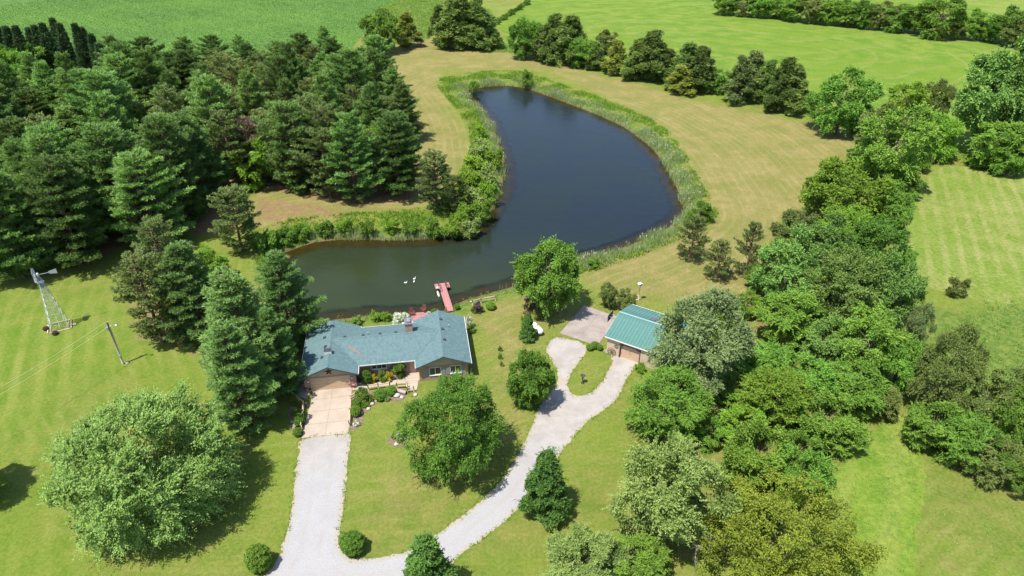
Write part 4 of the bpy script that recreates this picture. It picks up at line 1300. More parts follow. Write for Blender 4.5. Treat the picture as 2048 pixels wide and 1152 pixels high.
# ------------------------------------------------------------------ the house
def shingle(name, swap):
    s = NT(name)
    co = s.objco()
    x, y, z = s.xyz(co)
    v = s.comb(y, x) if swap else s.comb(x, y)
    bt = s.n('ShaderNodeTexBrick')
    s.put(bt.inputs['Vector'], v)
    bt.inputs['Scale'].default_value = 1.0
    bt.inputs['Brick Width'].default_value = 0.33
    bt.inputs['Row Height'].default_value = 0.15
    bt.inputs['Mortar Size'].default_value = 0.012
    bt.inputs['Bias'].default_value = 0.1
    bt.inputs['Color1'].default_value = (0.068, 0.124, 0.134, 1)
    bt.inputs['Color2'].default_value = (0.102, 0.163, 0.170, 1)
    bt.inputs['Mortar'].default_value = (0.045, 0.080, 0.090, 1)
    n1 = s.noise(1.0, 5, 0.75, s.comb(s.math('MULTIPLY', x, 1.2 if swap else 3.0), s.math('MULTIPLY', y, 3.0 if swap else 1.2)))
    n2 = s.noise(7, 4, 0.7, co)
    col = s.mix(s.step(n1, 0.38, 0.62, 0, 0.6), bt.outputs[0], (0.120, 0.182, 0.186))
    col = s.mix(0.5, col, s.mix(n2, (0.66, 0.68, 0.7), (1.34, 1.32, 1.3)), 'MULTIPLY')
    if not swap:
        # rusty streak down the front slope left of the middle
        ax, ay, bx, by = 6.3, 4.9, 8.6, 2.9
        L2 = (bx - ax) ** 2 + (by - ay) ** 2
        t = s.math('DIVIDE', s.math('ADD', s.math('MULTIPLY', s.math('SUBTRACT', x, ax), bx - ax), s.math('MULTIPLY', s.math('SUBTRACT', y, ay), by - ay)), L2, clamp=True)
        dx = s.math('SUBTRACT', x, s.math('ADD', s.math('MULTIPLY', t, bx - ax), ax))
        dy = s.math('SUBTRACT', y, s.math('ADD', s.math('MULTIPLY', t, by - ay), ay))
        dd = s.math('SQRT', s.math('ADD', s.math('MULTIPLY', dx, dx), s.math('MULTIPLY', dy, dy)))
        dd = s.math('ADD', dd, s.math('MULTIPLY', s.math('SUBTRACT', s.noise(3, 4, 0.7, co), 0.5), 0.5))
        k = s.math('MULTIPLY', s.step(dd, 0.22, 0.02), s.step(t, 1.0, 0.3, 0.15, 0.85))
        col = s.mix(k, col, (0.24, 0.125, 0.095))
    return s.surf(col, 0.9, 0.15, s.bump(s.math('ADD', bt.outputs[1], s.math('MULTIPLY', n2, 0.5)), 0.5, 0.02))


def brick_mat(name, a, b, mortar):
    s = NT(name)
    x, y, z = s.xyz(s.objco())
    bt = s.n('ShaderNodeTexBrick')
    s.put(bt.inputs['Vector'], s.comb(s.math('ADD', x, y), z))
    bt.inputs['Scale'].default_value = 1.0
    bt.inputs['Brick Width'].default_value = 0.22
    bt.inputs['Row Height'].default_value = 0.075
    bt.inputs['Mortar Size'].default_value = 0.010
    bt.inputs['Color1'].default_value = (*a, 1)
    bt.inputs['Color2'].default_value = (*b, 1)
    bt.inputs['Mortar'].default_value = (*mortar, 1)
    n = s.noise(2.0, 4, 0.7, s.objco())
    col = s.mix(0.5, bt.outputs[0], s.mix(n, (0.65, 0.65, 0.65), (1.3, 1.3, 1.3)), 'MULTIPLY')
    return s.surf(col, 0.85, 0.2, s.bump(bt.outputs[1], -0.4, 0.01))


def siding_mat(name, a, pitch, vertical):
    s = NT(name)
    x, y, z = s.xyz(s.objco())
    t = s.math('FRACT', s.math('DIVIDE', s.math('ADD', x, y) if vertical else z, pitch))
    g_ = s.step(t, 0.0, 0.10)
    n = s.noise(1.5, 4, 0.6, s.objco())
    col = s.mix(s.step(n, 0.3, 0.7), a, tuple(c * 0.86 for c in a))
    col = s.mix(g_, tuple(c * 0.55 for c in a), col)
    return s.surf(col, 0.7, 0.3, s.bump(g_, 0.4, 0.02))


SH_X, SH_Y = shingle('roof_shingles_across', True), shingle('roof_shingles_along', False)
BRICK = brick_mat('brown_brick', (0.235, 0.125, 0.080), (0.33, 0.185, 0.12), (0.36, 0.32, 0.27))
TAN = siding_mat('tan_siding', (0.40, 0.315, 0.225), 0.2, False)
WHITE = simple('white_trim', (0.62, 0.61, 0.58), (0.52, 0.51, 0.48), 2, 0.5, 0.4)
DARKMET = simple('dark_metal', (0.035, 0.036, 0.042), (0.055, 0.055, 0.06), 5, 0.5, 0.4)
DOORTAN = simple('garage_door_paint', (0.50, 0.37, 0.235), (0.44, 0.32, 0.20), 2, 0.5, 0.35)
gm = NT('window_glass')
GLASS = gm.surf(gm.mix(gm.noise(1.5, 2), (0.02, 0.026, 0.03), (0.05, 0.06, 0.065)), 0.06, 0.6)
HANG = R(8.75)
hx = empty('ranch_house', G(597.8, 759.2, 2.7).xy.to_3d(), HANG, 'long low house with teal shingle roofs between the driveway and the pond', 'house')
ZE, ZR = 2.7, 4.25


def roof_wing(x0, x1, y0, y1):
    """gable with its ridge running front to back"""
    xm = (x0 + x1) / 2
    m = MB()
    t = 0.17
    for (xa, xb) in ((x0, xm), (xm, x1)):
        za, zb = (ZE, ZR) if xa == x0 else (ZR, ZE)
        v = [(xa, y0, za), (xb, y0, zb), (xb, y1, zb), (xa, y1, za)]
        v += [(p[0], p[1], p[2] - t) for p in v]
        m.add(v, [(0, 1, 2, 3), (7, 6, 5, 4), (0, 4, 5, 1), (1, 5, 6, 2), (2, 6, 7, 3), (3, 7, 4, 0)])
    r = m.build('roof', SH_X, hx)
    c = MB()
    for sg in (-1, 1):
        w = 0.19
        c.add([(xm, y0 - .01, ZR + .035), (xm + sg * w, y0 - .01, ZR + .035 - w * .41), (xm + sg * w, y1 + .01, ZR + .035 - w * .41), (xm, y1 + .01, ZR + .035)], [(0, 1, 2, 3) if sg > 0 else (3, 2, 1, 0)])
    c.build('ridge_cap', SH_X, r)
    for (xa, za) in ((x0, ZE), (x1, ZE)):
        sg = -1 if xa == x0 else 1
        MB().box(*sorted((xa + sg * .003, xa + sg * .06)), y0 + .02, y1 - .02, za - .15, za - .01).build('gutter', WHITE, r)
    for yy_ in (y0 - .028, y1 + .003):
        f = MB()
        for (xa, xb) in ((x0, xm), (xm, x1)):
            za, zb = (ZE, ZR) if xa == x0 else (ZR, ZE)
            v = [(xa, yy_, za - .012), (xb, yy_, zb - .012), (xb, yy_ + .025, zb - .012), (xa, yy_ + .025, za - .012)]
            v += [(p[0], p[1], p[2] - .2) for p in v]
            f.add(v, [(0, 1, 2, 3), (7, 6, 5, 4), (0, 4, 5, 1), (1, 5, 6, 2), (2, 6, 7, 3), (3, 7, 4, 0)])
        f.build('rake_board', simple('dark_teal_trim', (0.05, 0.085, 0.09)), r)
    return r


rl = roof_wing(0, 7.6, 0, 11.05)
rr_ = roof_wing(15.1, 22.62, 0, 11.2)
m = MB()
for (ya, yb) in ((1.8, 6.25), (6.25, 10.7)):
    za, zb = (ZE, ZR - .01) if ya == 1.8 else (ZR - .01, ZE)
    v = [(3.9, ya, za), (18.75, ya, za), (18.75, yb, zb), (3.9, yb, zb)]
    v += [(p[0], p[1], p[2] - .17) for p in v]
    # only the part between the wings reaches the eave
    def at(x, y): return (x, y, ZE + (ZR - .01 - ZE) * (1 - abs(y - 6.25) / 4.45))
    e = 1.8 if ya == 1.8 else 10.7
    poly = [(7.45, e), (15.25, e), (15.25, e + (0.3 if e < 6 else -.3)), (18.75, 6.25), (3.9, 6.25), (7.45, e + (0.3 if e < 6 else -.3))]
    if e > 6: poly = poly[::-1]
    tv = [at(*p) for p in poly]
    bv = [(p[0], p[1], p[2] - .17) for p in tv]
    n = len(tv)
    m.add(tv + bv, [tuple(range(n)), tuple(reversed(range(n, 2 * n)))] + [(i, n + i, n + (i + 1) % n, (i + 1) % n) for i in range(n)])
rc = m.build('roof', SH_Y, hx)
MB().box(7.72, 15.0, 1.74, 1.797, ZE - .15, ZE - .01).build('gutter', WHITE, rc)
MB().box(7.72, 15.0, 10.703, 10.76, ZE - .15, ZE - .01).build('gutter', WHITE, rc)
c = MB()
for sg in (-1, 1):
    c.add([(4.6, 6.25, ZR + .03), (18.0, 6.25, ZR + .03), (18.0, 6.25 + sg * .19, ZR - .036), (4.6, 6.25 + sg * .19, ZR - .036)], [(0, 1, 2, 3) if sg > 0 else (3, 2, 1, 0)])
c.build('ridge_cap', SH_Y, rc)


def hz_(x, y):
    """height of the uppermost roof at a local point"""
    a = []
    if 0 <= x <= 7.6: a.append(ZR - abs(x - 3.8) / 3.8 * (ZR - ZE))
    if 15.1 <= x <= 22.62: a.append(ZR - abs(x - 18.86) / 3.76 * (ZR - ZE))
    if 3.9 <= x <= 18.75 and 1.8 <= y <= 10.7: a.append(ZE + (ZR - ZE) * (1 - abs(y - 6.25) / 4.45))
    return max(a)


ventm = MB().add([(-.2, -.2, 0), (.2, -.2, 0), (.2, .2, 0), (-.2, .2, 0), (-.17, -.17, .2), (.17, -.17, .2), (.17, .17, .2), (-.17, .17, .2)], [(4, 5, 6, 7), (0, 1, 5, 4), (1, 2, 6, 5), (2, 3, 7, 6), (3, 0, 4, 7)]).mesh('vent', DARKMET)
for par, lst in ((rl, [(3.0, 9.6), (2.9, 7.2), (3.2, 4.9), (2.9, 2.7)]), (rr_, [(19.1, 8.9), (19.2, 6.5), (19.3, 4.0)]), (rc, [(8.2, 6.6), (10.5, 6.6), (12.7, 6.62), (5.7, 6.6)])):
    for (x, y) in lst: link('vent', ventm, par, (x, y, hz_(x, y) - .03))
pipe = MB().lathe([(.05, 0), (.05, .42), (.065, .43), (.065, .46)], 8).mesh('vent_pipe', WHITE)
link('vent_pipe', pipe, rr_, (20.2, 7.4, hz_(20.2, 7.4) - .03))
link('vent_pipe', pipe, rc, (8.9, 6.9, hz_(8.9, 6.9) - .03))
sv = MB().box(3.25, 4.15, 3.0, 3.55, ZR - .2, ZR + .42).build('stove_vent', WHITE, rl)
MB().box(3.2, 4.2, 2.95, 3.6, ZR + .423, ZR + .48).build('vent_cap', DARKMET, sv)
ch = MB().box(14.05, 15.05, 6.5, 7.95, 3.3, 5.35).build('chimney', BRICK, rc)
MB().box(13.97, 15.13, 6.42, 8.03, 5.353, 5.5).build('chimney_crown', simple('chimney_cap_stone', (0.12, 0.105, 0.13), (0.17, 0.15, 0.17), 3), ch)
MB().box(14.3, 14.8, 6.75, 7.2, 5.503, 5.75).build('flue', simple('flue_tile', (0.20, 0.21, 0.26)), ch)
MB().box(14.3, 14.8, 7.35, 7.7, 5.503, 5.66).build('flue', simple('flue_tile', (0.20, 0.21, 0.26)), ch)


def wall_open(m, x0, x1, z0, z1, y0, y1, ops):
    xs = sorted({x0, x1, *[o[0] for o in ops], *[o[1] for o in ops]})
    for a, b in zip(xs, xs[1:]):
        cut = [(o[2], o[3]) for o in ops if o[0] <= a + 1e-6 and o[1] >= b - 1e-6]
        z = z0
        for (c0, c1) in sorted(cut):
            if c0 > z: m.box(a, b, y0, y1, z, c0)
            z = c1
        if z < z1: m.box(a, b, y0, y1, z, z1)


GDOOR = (1.36, 6.24, 0.0, 2.15)
W1, W2 = (16.9, 18.5, 0.85, 2.15), (19.7, 21.2, 0.85, 2.15)
CW, CW2, FD = (9.2, 11.2, 1.35, 2.25), (12.35, 13.0, 1.35, 2.25), (14.25, 15.15, 0.16, 2.2)
m = MB()
wall_open(m, .45, 7.15, 0, 2.45, .55, .75, [GDOOR])
wall_open(m, 15.55, 22.17, 0, 2.45, .55, .75, [W1, W2])
wall_open(m, 7.15, 15.55, 0, 2.62, 2.4, 2.6, [CW, CW2, FD])
m.box(.45, .65, .75, 10.5, 0, 2.6); m.box(6.95, 7.15, .75, 2.4, 0, 2.6)
m.box(.65, 7.15, 10.3, 10.5, 0, 2.45)
m.box(7.15, 15.55, 10.1, 10.3, 0, 2.62)
m.box(15.55, 15.75, .75, 2.4, 0, 2.6); m.box(21.97, 22.17, .75, 10.65, 0, 2.6); m.box(15.55, 21.97, 10.45, 10.65, 0, 2.45)
m.build('wall', BRICK, hx)
for (xa, xb, ya) in ((.45, 7.15, .55), (.45, 7.15, 10.3), (15.55, 22.17, .55), (15.55, 22.17, 10.45)):
    xm = (xa + xb) / 2
    k = (ZR - ZE) / (3.8)
    zl = ZR - .19 - (xm - xa) * k
    g_ = MB()
    v = [(xa, ya + .02, 2.452), (xb, ya + .02, 2.452), (xb, ya + .02, zl), (xm, ya + .02, ZR - .19), (xa, ya + .02, zl)]
    v += [(p[0], ya + .18, p[2]) for p in v]
    g_.add(v, [(0, 1, 2, 3, 4), (9, 8, 7, 6, 5)] + [(i, 5 + i, 5 + (i + 1) % 5, (i + 1) % 5) for i in range(5)])
    g_.build('gable', TAN, hx)
gd = MB().box(1.25, 1.36, .50, .74, 0, 2.26).box(6.24, 6.35, .50, .74, 0, 2.26).box(1.36, 6.24, .50, .74, 2.15, 2.26).build('garage_door_frame', WHITE if False else DOORTAN, hx)
for i in range(4):
    MB().box(1.37, 6.23, .67, .72, .01 + i * .535, .01 + i * .535 + .515).build('door_panel', DOORTAN, gd)


def window(o, y, nx, name='window'):
    x0, x1, z0, z1 = o
    f = MB()
    w = .07
    f.box(x0, x1, y - .05, y + .08, z0, z0 + w).box(x0, x1, y - .05, y + .08, z1 - w, z1)
    for i in range(nx + 1):
        xc = x0 + (x1 - x0) * i / nx
        xa = min(max(xc - w / 2, x0), x1 - w)
        f.box(xa, xa + w, y - .045, y + .075, z0 + w, z1 - w)
    fr_ = f.build(name, WHITE, hx)
    for i in range(nx):
        a = x0 + (x1 - x0) * i / nx + w / 2
        b = x0 + (x1 - x0) * (i + 1) / nx - w / 2
        MB().box(a, b, y + .03, y + .04, z0 + w, z1 - w).build('pane', GLASS, fr_)
    MB().box(x0 - .06, x1 + .06, y - .12, y - .053, z0 - .08, z0 - .003).build('sill', WHITE, fr_)
    return fr_


window(W1, .58, 2); window(W2, .58, 2); window(CW, 2.43, 3); window(CW2, 2.43, 1)
SHUT = simple('shutter_paint', (0.20, 0.23, 0.24))
for (a, b) in ((16.4, 16.87), (18.53, 19.0), (19.2, 19.67), (21.23, 21.7)):
    MB().box(a, b, .50, .547, .8, 2.2).build('shutter', SHUT, hx)
fd = MB().box(14.28, 15.12, 2.46, 2.52, .17, 2.18).build('front_door', simple('salmon_door_paint', (0.52, 0.30, 0.24), (0.46, 0.26, 0.20), 2, 0.5), hx)
MB().cbox((15.0, 2.43, 1.1), (.05, .06, .16)).build('handle', DARKMET, fd)
MB().box(13.6, 15.5, 1.2, 2.39, .0, .15).build('porch_step', CONC, hx)
MB().box(13.7, 15.5, .7, 1.198, .0, .11).build('porch_step', CONC, hx)
for x in (1.0, 6.65):
    lp = MB().box(x - .05, x + .05, .44, .548, 1.85, 2.0).build('wall_lamp', DARKMET, hx)
    MB().lathe([(.02, -.02), (.1, .03), (.12, .1), (.08, .17), (.02, .2)], 10, Matrix.Translation((x, .42, 1.75))).build('lamp_globe', simple('white_globe', (0.8, 0.78, 0.74)), lp)
# star on the gable
st_ = empty('barn_star', hx.matrix_world @ Vector((0, 0, 0)), HANG, 'dark rusty five pointed star on the garage gable', 'star')
M_h = Matrix.Translation(hx.location) @ Matrix.Rotation(HANG, 4, 'Z')
st_.location = M_h @ Vector((3.8, .53, 3.12))
m = MB()
pts = [(.58 * math.cos(R(90 + 36 * i)) * (1 if i % 2 == 0 else .42), .58 * math.sin(R(90 + 36 * i)) * (1 if i % 2 == 0 else .42)) for i in range(10)]
m.add([(0, -.12, 0)] + [(p[0], 0, p[1]) for p in pts], [(0, 1 + (i + 1) % 10, 1 + i) for i in range(10)])
m.build('star_face', simple('rusty_tin', (0.075, 0.035, 0.03), (0.11, 0.05, 0.04), 6), st_)

# ------------------------------------------------------------------ the metal roofed building
GA = R(-31.8)
gb = empty('pole_building', G(1210, 672.5, 3.0).xy.to_3d(), GA, 'tan building with a teal metal roof beside the concrete pad', 'garage')
LU, LV, gE, gR = 10.4, 9.65, 3.0, 4.42
TSID = siding_mat('tan_batten_siding', (0.52, 0.40, 0.295), 0.3, True)
teal = NT('teal_metal')
tcol = teal.mix(teal.step(teal.noise(0.6, 4, 0.6, teal.objco()), 0.35, 0.68), (0.062, 0.150, 0.132), (0.080, 0.180, 0.160))
TEAL = teal.surf(tcol, 0.55, 0.3, metal=0.0)
DO = (2.35, 5.25, 0, 2.35)
m = MB()
wall_open(m, .3, LU - .3, 0, gE - .06, .3, .45, [DO])
m.box(.3, .45, .45, LV - .3, 0, gE - .02); m.box(LU - .45, LU - .3, .45, LV - .3, 0, gE - .02); m.box(.45, LU - .45, LV - .45, LV - .3, 0, gE - .06)
for xa in (.3, LU - .45):
    v = [(xa, .45, gE - .018), (xa, LV - .45, gE - .018), (xa, LV / 2, gR - .08)]
    v += [(p[0] + .15, p[1], p[2]) for p in v]
    m.add(v, [(0, 2, 1), (3, 4, 5), (0, 1, 4, 3), (1, 2, 5, 4), (2, 0, 3, 5)])
m.build('wall', TSID, gb)
rt = MB().box(0.02, LU - .02, .02, LV - .02, gE - .035, gE - .03).build('roof', TEAL, gb)
npan = 11
pw = LU / npan
sl = math.hypot(LV / 2, gR - gE)
p0 = MB()
prof = []
for r_ in range(3):
    xr = r_ * pw / 2.0
    prof += [(max(xr - .06, 0), 0), (min(max(xr - .03, 0), pw), .045), (min(xr + .03, pw), .045), (min(xr + .06, pw), 0)]
for sgn in (0, 1):
    mm = MB()
    vv, ff = [], []
    for (px_, pz) in prof:
        for t in (0, 1):
            y_ = (LV / 2) * t if sgn == 0 else LV - (LV / 2) * t
            vv.append((px_, y_, gE + (gR - gE) * t + pz))
    for i in range(len(prof) - 1):
        f = (2 * i, 2 * i + 2, 2 * i + 3, 2 * i + 1)
        ff.append(f if sgn == 0 else f[::-1])
    mm.add(vv, ff)
    me = mm.mesh('roof_panel', TEAL)
    for i in range(npan):
        link('roof_panel', me, rt, (i * pw, 0, 0.002 * (i % 2)))
PTRIM = simple('pale_roof_trim', (0.20, 0.31, 0.29), (0.17, 0.27, 0.25), 2, 0.5, 0.4)
c = MB()
for sg in (-1, 1):
    c.add([(-.04, LV / 2, gR + .07), (LU + .04, LV / 2, gR + .07), (LU + .04, LV / 2 + sg * .17, gR + .018), (-.04, LV / 2 + sg * .17, gR + .018)], [(0, 1, 2, 3) if sg > 0 else (3, 2, 1, 0)])
c.build('ridge_cap', PTRIM, rt)
for xa in (-.06, LU + .003):
    f = MB()
    for (ya, yb, za, zb) in ((0, LV / 2, gE, gR), (LV / 2, LV, gR, gE)):
        v = [(xa, ya, za + .045), (xa + .055, ya, za + .045), (xa + .055, yb, zb + .045), (xa, yb, zb + .045)]
        v += [(p[0], p[1], p[2] - .2) for p in v]
        f.add(v, [(0, 1, 2, 3), (7, 6, 5, 4), (0, 4, 5, 1), (1, 5, 6, 2), (2, 6, 7, 3), (3, 7, 4, 0)])
    f.build('rake_trim', PTRIM, rt)
for ya in (-.09, LV + .003):
    MB().box(-.02, LU + .02, ya, ya + .085, gE - .14, gE - .005).build('gutter', WHITE, rt)
for k in range(2):
    x0 = 4.2 + k * .95
    MB().add([(x0, LV * .56, gE + (gR - gE) * .88 + .06), (x0 + .9, LV * .56, gE + (gR - gE) * .88 + .06), (x0 + .9, LV * .70, gE + (gR - gE) * .60 + .06), (x0, LV * .70, gE + (gR - gE) * .60 + .06)], [(0, 1, 2, 3)]).build('dark_panel', simple('dark_panel_face', (0.085, 0.085, 0.115), (0.11, 0.11, 0.14), 2, 0.4), rt)  # thin dark grey-blue panel lying on the back slope near the ridge
dk_ = simple('dark_frame', (0.10, 0.075, 0.06), (0.14, 0.11, 0.09), 3)
df_ = MB().box(2.23, 2.35, .22, .46, 0, 2.47).box(5.25, 5.37, .22, .46, 0, 2.47).box(2.35, 5.25, .22, .46, 2.35, 2.47)
df_.add([(2.35, .25, 2.35), (2.95, .25, 2.35), (2.35, .25, 1.95), (2.35, .43, 2.35), (2.95, .43, 2.35), (2.35, .43, 1.95)], [(0, 2, 1), (3, 4, 5), (1, 2, 5, 4)])
df_.add([(5.25, .25, 2.35), (4.65, .25, 2.35), (5.25, .25, 1.95), (5.25, .43, 2.35), (4.65, .43, 2.35), (5.25, .43, 1.95)], [(0, 1, 2), (3, 5, 4), (2, 1, 4, 5)])
df_ = df_.build('door_frame', dk_, gb)
gdp = simple('building_door_paint', (0.50, 0.345, 0.24), (0.44, 0.30, 0.20), 2, 0.5)
for i in range(4):
    MB().box(2.36, 5.24, .52, .57, .01 + i * .585, .01 + i * .585 + .565).build('door_panel', gdp, df_)
M_g = Matrix.Translation(gb.location) @ Matrix.Rotation(GA, 4, 'Z')
IRON = simple('old_iron', (0.085, 0.06, 0.048), (0.13, 0.09, 0.07), 6, 0.8)


def ring_mesh(m, R0, rt_, n=24, M=Matrix()):
    pts = [M @ Vector((R0 * math.cos(2 * math.pi * i / n), 0, R0 * math.sin(2 * math.pi * i / n))) for i in range(n + 1)]
    m.tube(pts, [rt_] * (n + 1), 5, cap=False)


ww = empty('wagon_wheel', M_g @ Vector((1.15, .12, .0)), GA, 'old spoked wagon wheel leaning on the tan building wall', 'wheel')
m = MB()
ring_mesh(m, .62, .035, 24, Matrix.Translation((0, 0, .66)))
m.build('rim', IRON, ww)
MB().tube([(0, -.07, .66), (0, .07, .66)], [.1, .1], 10).build('hub', IRON, ww)
for i in range(10):
    a = i * math.pi / 5
    MB().bar((.08 * math.cos(a), 0, .66 + .08 * math.sin(a)), (.6 * math.cos(a), 0, .66 + .6 * math.sin(a)), .03).build('spoke', IRON, ww)
wr = empty('round_wall_sign', M_g @ Vector((1.75, .27, 1.72)), GA, 'small dark round ornament hung on the tan building wall', 'ornament')
m = MB()
ring_mesh(m, .27, .05, 20)
m.build('ring', IRON, wr)
MB().cbox((0, 0, -.05), (.34, .05, .14)).build('plaque', simple('plaque_paint', (0.35, 0.25, 0.17)), wr)
MB().bar((-.2, 0, -.1), (.12, 0, .2), .03).build('arm', IRON, wr)
# letter C on the door of the building
cm = empty('door_emblem', M_g @ Vector((3.85, .505, 1.28)), GA, 'curved pale emblem on the tan building door', 'emblem')
m = MB()
pts = [Vector((.17 * math.cos(R(a)), 0, .24 * math.sin(R(a)))) for a in range(50, 311, 20)]
m.tube(pts, [.03] * len(pts), 6)
m.build('emblem_bow', simple('emblem_paint', (0.33, 0.20, 0.13)), cm)
# basketball board on the gable
bb = empty('basketball_hoop', M_g @ Vector((.3, 4.9, 0)), GA, 'black basketball board on a bracket from the building gable', 'basketball hoop')
MB().cbox((-1.75, 0, 3.1), (.06, 1.75, 1.1)).build('backboard', DARKMET, bb)
GREY = simple('galvanised_steel', (0.42, 0.44, 0.46), (0.34, 0.36, 0.38), 5, 0.45, 0.5, 0.0, 0.6)
MB().bar((-1.7, -.35, 3.2), (-.02, -.35, 3.35), .07).bar((-1.7, .35, 3.2), (-.02, .35, 3.35), .07).bar((-1.7, 0, 2.8), (-.02, 0, 2.9), .06).build('bracket', GREY, bb)
m = MB()
pts = [Vector((-2.05 + .23 * math.cos(a * .3927), .23 * math.sin(a * .3927), 2.75)) for a in range(17)]
m.tube(pts, [.012] * 17, 5, cap=False)
m.build('rim', simple('orange_rim', (0.5, 0.12, 0.04)), bb)
# ------------------------------------------------------------------ dock and deck
RED = simple('red_deck_paint', (0.33, 0.160, 0.150), (0.27, 0.125, 0.12), 2.0, 0.75, 0.2, 0.3)
REDD = simple('red_wood_stain', (0.13, 0.048, 0.04), (0.09, 0.034, 0.03), 3.0, 0.75, 0.2, 0.3)
POSTM = simple('weathered_post', (0.17, 0.105, 0.09), (0.11, 0.07, 0.06), 4.0)
DZ = 0.12
wa, wb_ = G(900.5, 622, DZ), G(885.5, 575, DZ)
dd = (wb_ - wa)
dlen = dd.length
dang = math.atan2(dd.y, dd.x) - math.pi / 2
dock = empty('fishing_dock', (wa.x, wa.y, 0), dang, 'red T-shaped wooden dock reaching into the pond behind the house', 'dock')
dw = 1.15 / 2
pm = MB().box(-dw, dw, 0, .19, DZ - .045, DZ).mesh('plank', RED)
n = int(dlen / .2)
for i in range(n): link('plank', pm, dock, (0, i * .2, .002 * math.sin(i * 2.3)))
hl = n * .2
pm2 = MB().box(-1.22, 1.22, 0, .19, DZ - .045, DZ).mesh('plank', RED)
for i in range(8): link('plank', pm2, dock, (0, hl + i * .2, .002 * math.sin(i * 1.7)))
for x in (-dw + .06, dw - .06):
    MB().box(x - .04, x + .04, 0.05, hl + 1.55, DZ - .24, DZ - .048).build('beam', REDD, dock)
for (x, y) in ((-dw - .05, .3), (dw + .05, .3), (-dw - .05, 3.2), (dw + .05, 3.2), (-1.1, hl + .2), (1.1, hl + .2), (-1.1, hl + 1.4), (1.1, hl + 1.4)):
    MB().tube([(x, y, -2.2), (x, y, DZ - .05)], [.07, .07], 8).build('post', POSTM, dock)
for (x, y, h_) in ((-dw, hl + .9, .95), (-dw, hl - 1.1, .95), (dw, hl + .7, .95), (dw, hl - .1, .95), (-dw, .2, .7), (dw, .15, .6), (dw + .1, .9, .6)):
    MB().box(x - .05, x + .05, y - .05, y + .05, DZ - .2, DZ + h_).build('rail_post', REDD, dock)
MB().box(-dw - .04, -dw + .04, hl - 1.15, hl + .95, DZ + .9, DZ + .98).build('handrail', REDD, dock)
MB().box(dw - .04, dw + .04, hl - .15, hl + .75, DZ + .9, DZ + .98).build('handrail', REDD, dock)
MB().box(-1.05, -.75, hl + .15, hl + .45, DZ, DZ + .12).build('white_block', WHITE, dock)
bt = empty('white_paddle_float', G(876.5, 588, WATER_Z), dang, 'long narrow white float moored left of the dock', 'float')
m = MB()
m.lathe([(.03, -1.0), (.16, -.7), (.19, 0), (.16, .7), (.03, 1.0)], 10, Matrix.Translation((0, 0, .08)) @ Matrix.Rotation(R(90), 4, 'X') @ Matrix.Scale(1, 4))
m.build('hull', WHITE, bt)
MB().box(-.03, .03, -.5, .5, .26, .31).build('spine', GREY, bt)

dk = empty('pond_deck', G(842, 634), HANG, 'low red deck at the water between chimney and dock', 'deck')
for i in range(11):
    MB().box(-1.5 + i * .28, -1.5 + i * .28 + .265, -1.7, 1.1, .12, .16).build('plank', RED, dk)
MB().box(-1.45, 1.5, -1.65, 1.05, 0, .118).build('joists', REDD, dk)


def deck_chair(px, py, rz, label, z=.16):
    o = empty('deck_chair', G(px, py, z), rz, label, 'chair', 'red deck chairs by the pond')
    for i in range(4): MB().box(-.28 + i * .145, -.28 + i * .145 + .125, -.3, .3, .34, .37).build('seat_slat', REDD, o)
    for i in range(4): MB().cbox((-.21 + i * .145, .38, .72), (.125, .03, .8), 0, R(-18)).build('back_slat', REDD, o)
    for sx in (-1, 1):
        MB().box(sx * .36 - .06, sx * .36 + .06, -.38, .36, .54, .57).build('arm', REDD, o)
        MB().box(sx * .33 - .04, sx * .33 + .04, -.35, -.27, 0, .54).build('leg', REDD, o)
        MB().bar((sx * .30, .45, 0), (sx * .30, -.30, .35), .07, .04).build('leg', REDD, o)
    return o


deck_chair(824, 630, R(20), 'red slatted chair on the deck, nearer the chimney')
deck_chair(847, 623, R(-15), 'red slatted chair on the far corner of the deck')

# ------------------------------------------------------------------ windmill
WB = G(120, 654)
wmx = empty('farm_windmill', WB, R(28), 'grey steel lattice farm windmill with wheel and tail on the left lawn', 'windmill')
TH, b0, t0 = 8.7, 1.18, .16
cor = [(-1, -1), (1, -1), (1, 1), (-1, 1)]
lp = lambda i, z: Vector((cor[i % 4][0], cor[i % 4][1], 0)) * (b0 + (t0 - b0) * z / TH) + Vector((0, 0, z))
STEEL = simple('windmill_steel', (0.50, 0.52, 0.54), (0.40, 0.42, 0.44), 4, 0.5, 0.5, 0, 0.3)
for i in range(4): MB().bar(lp(i, 0), lp(i, TH), .055).build('leg', STEEL, wmx)
lev = [.15, 1.5, 2.8, 4.0, 5.1, 6.1, 7.0, 7.9]
for a, z in enumerate(lev):
    for i in range(4):
        MB().bar(lp(i, z), lp(i + 1, z), .035).build('girt', STEEL, wmx)
        if a < len(lev) - 1:
            MB().bar(lp(i, z + .03), lp(i + 1, lev[a + 1] - .03), .022).build('brace', STEEL, wmx)
            MB().bar(lp(i + 1, z + .05), lp(i, lev[a + 1] - .05), .02).build('brace', STEEL, wmx)
MB().box(-.42, .42, -.42, .42, TH - .75, TH - .7).build('platform', STEEL, wmx)
MB().tube([(0, 0, .1), (0, 0, TH + .6)], [.03, .03], 6).build('pump_rod', STEEL, wmx)
MB().lathe([(.08, TH), (.16, TH + .25), (.2, TH + .7), (.1, TH + .85)], 10).build('gearbox', STEEL, wmx)
HC = Vector((0, 0, TH + .55))
ax = Vector((-1, 0, 0))
hub_ = HC + ax * .45
wl = MB().tube([HC + ax * .1, HC + ax * .6], [.1, .1], 10).build('wheel_hub', STEEL, wmx)
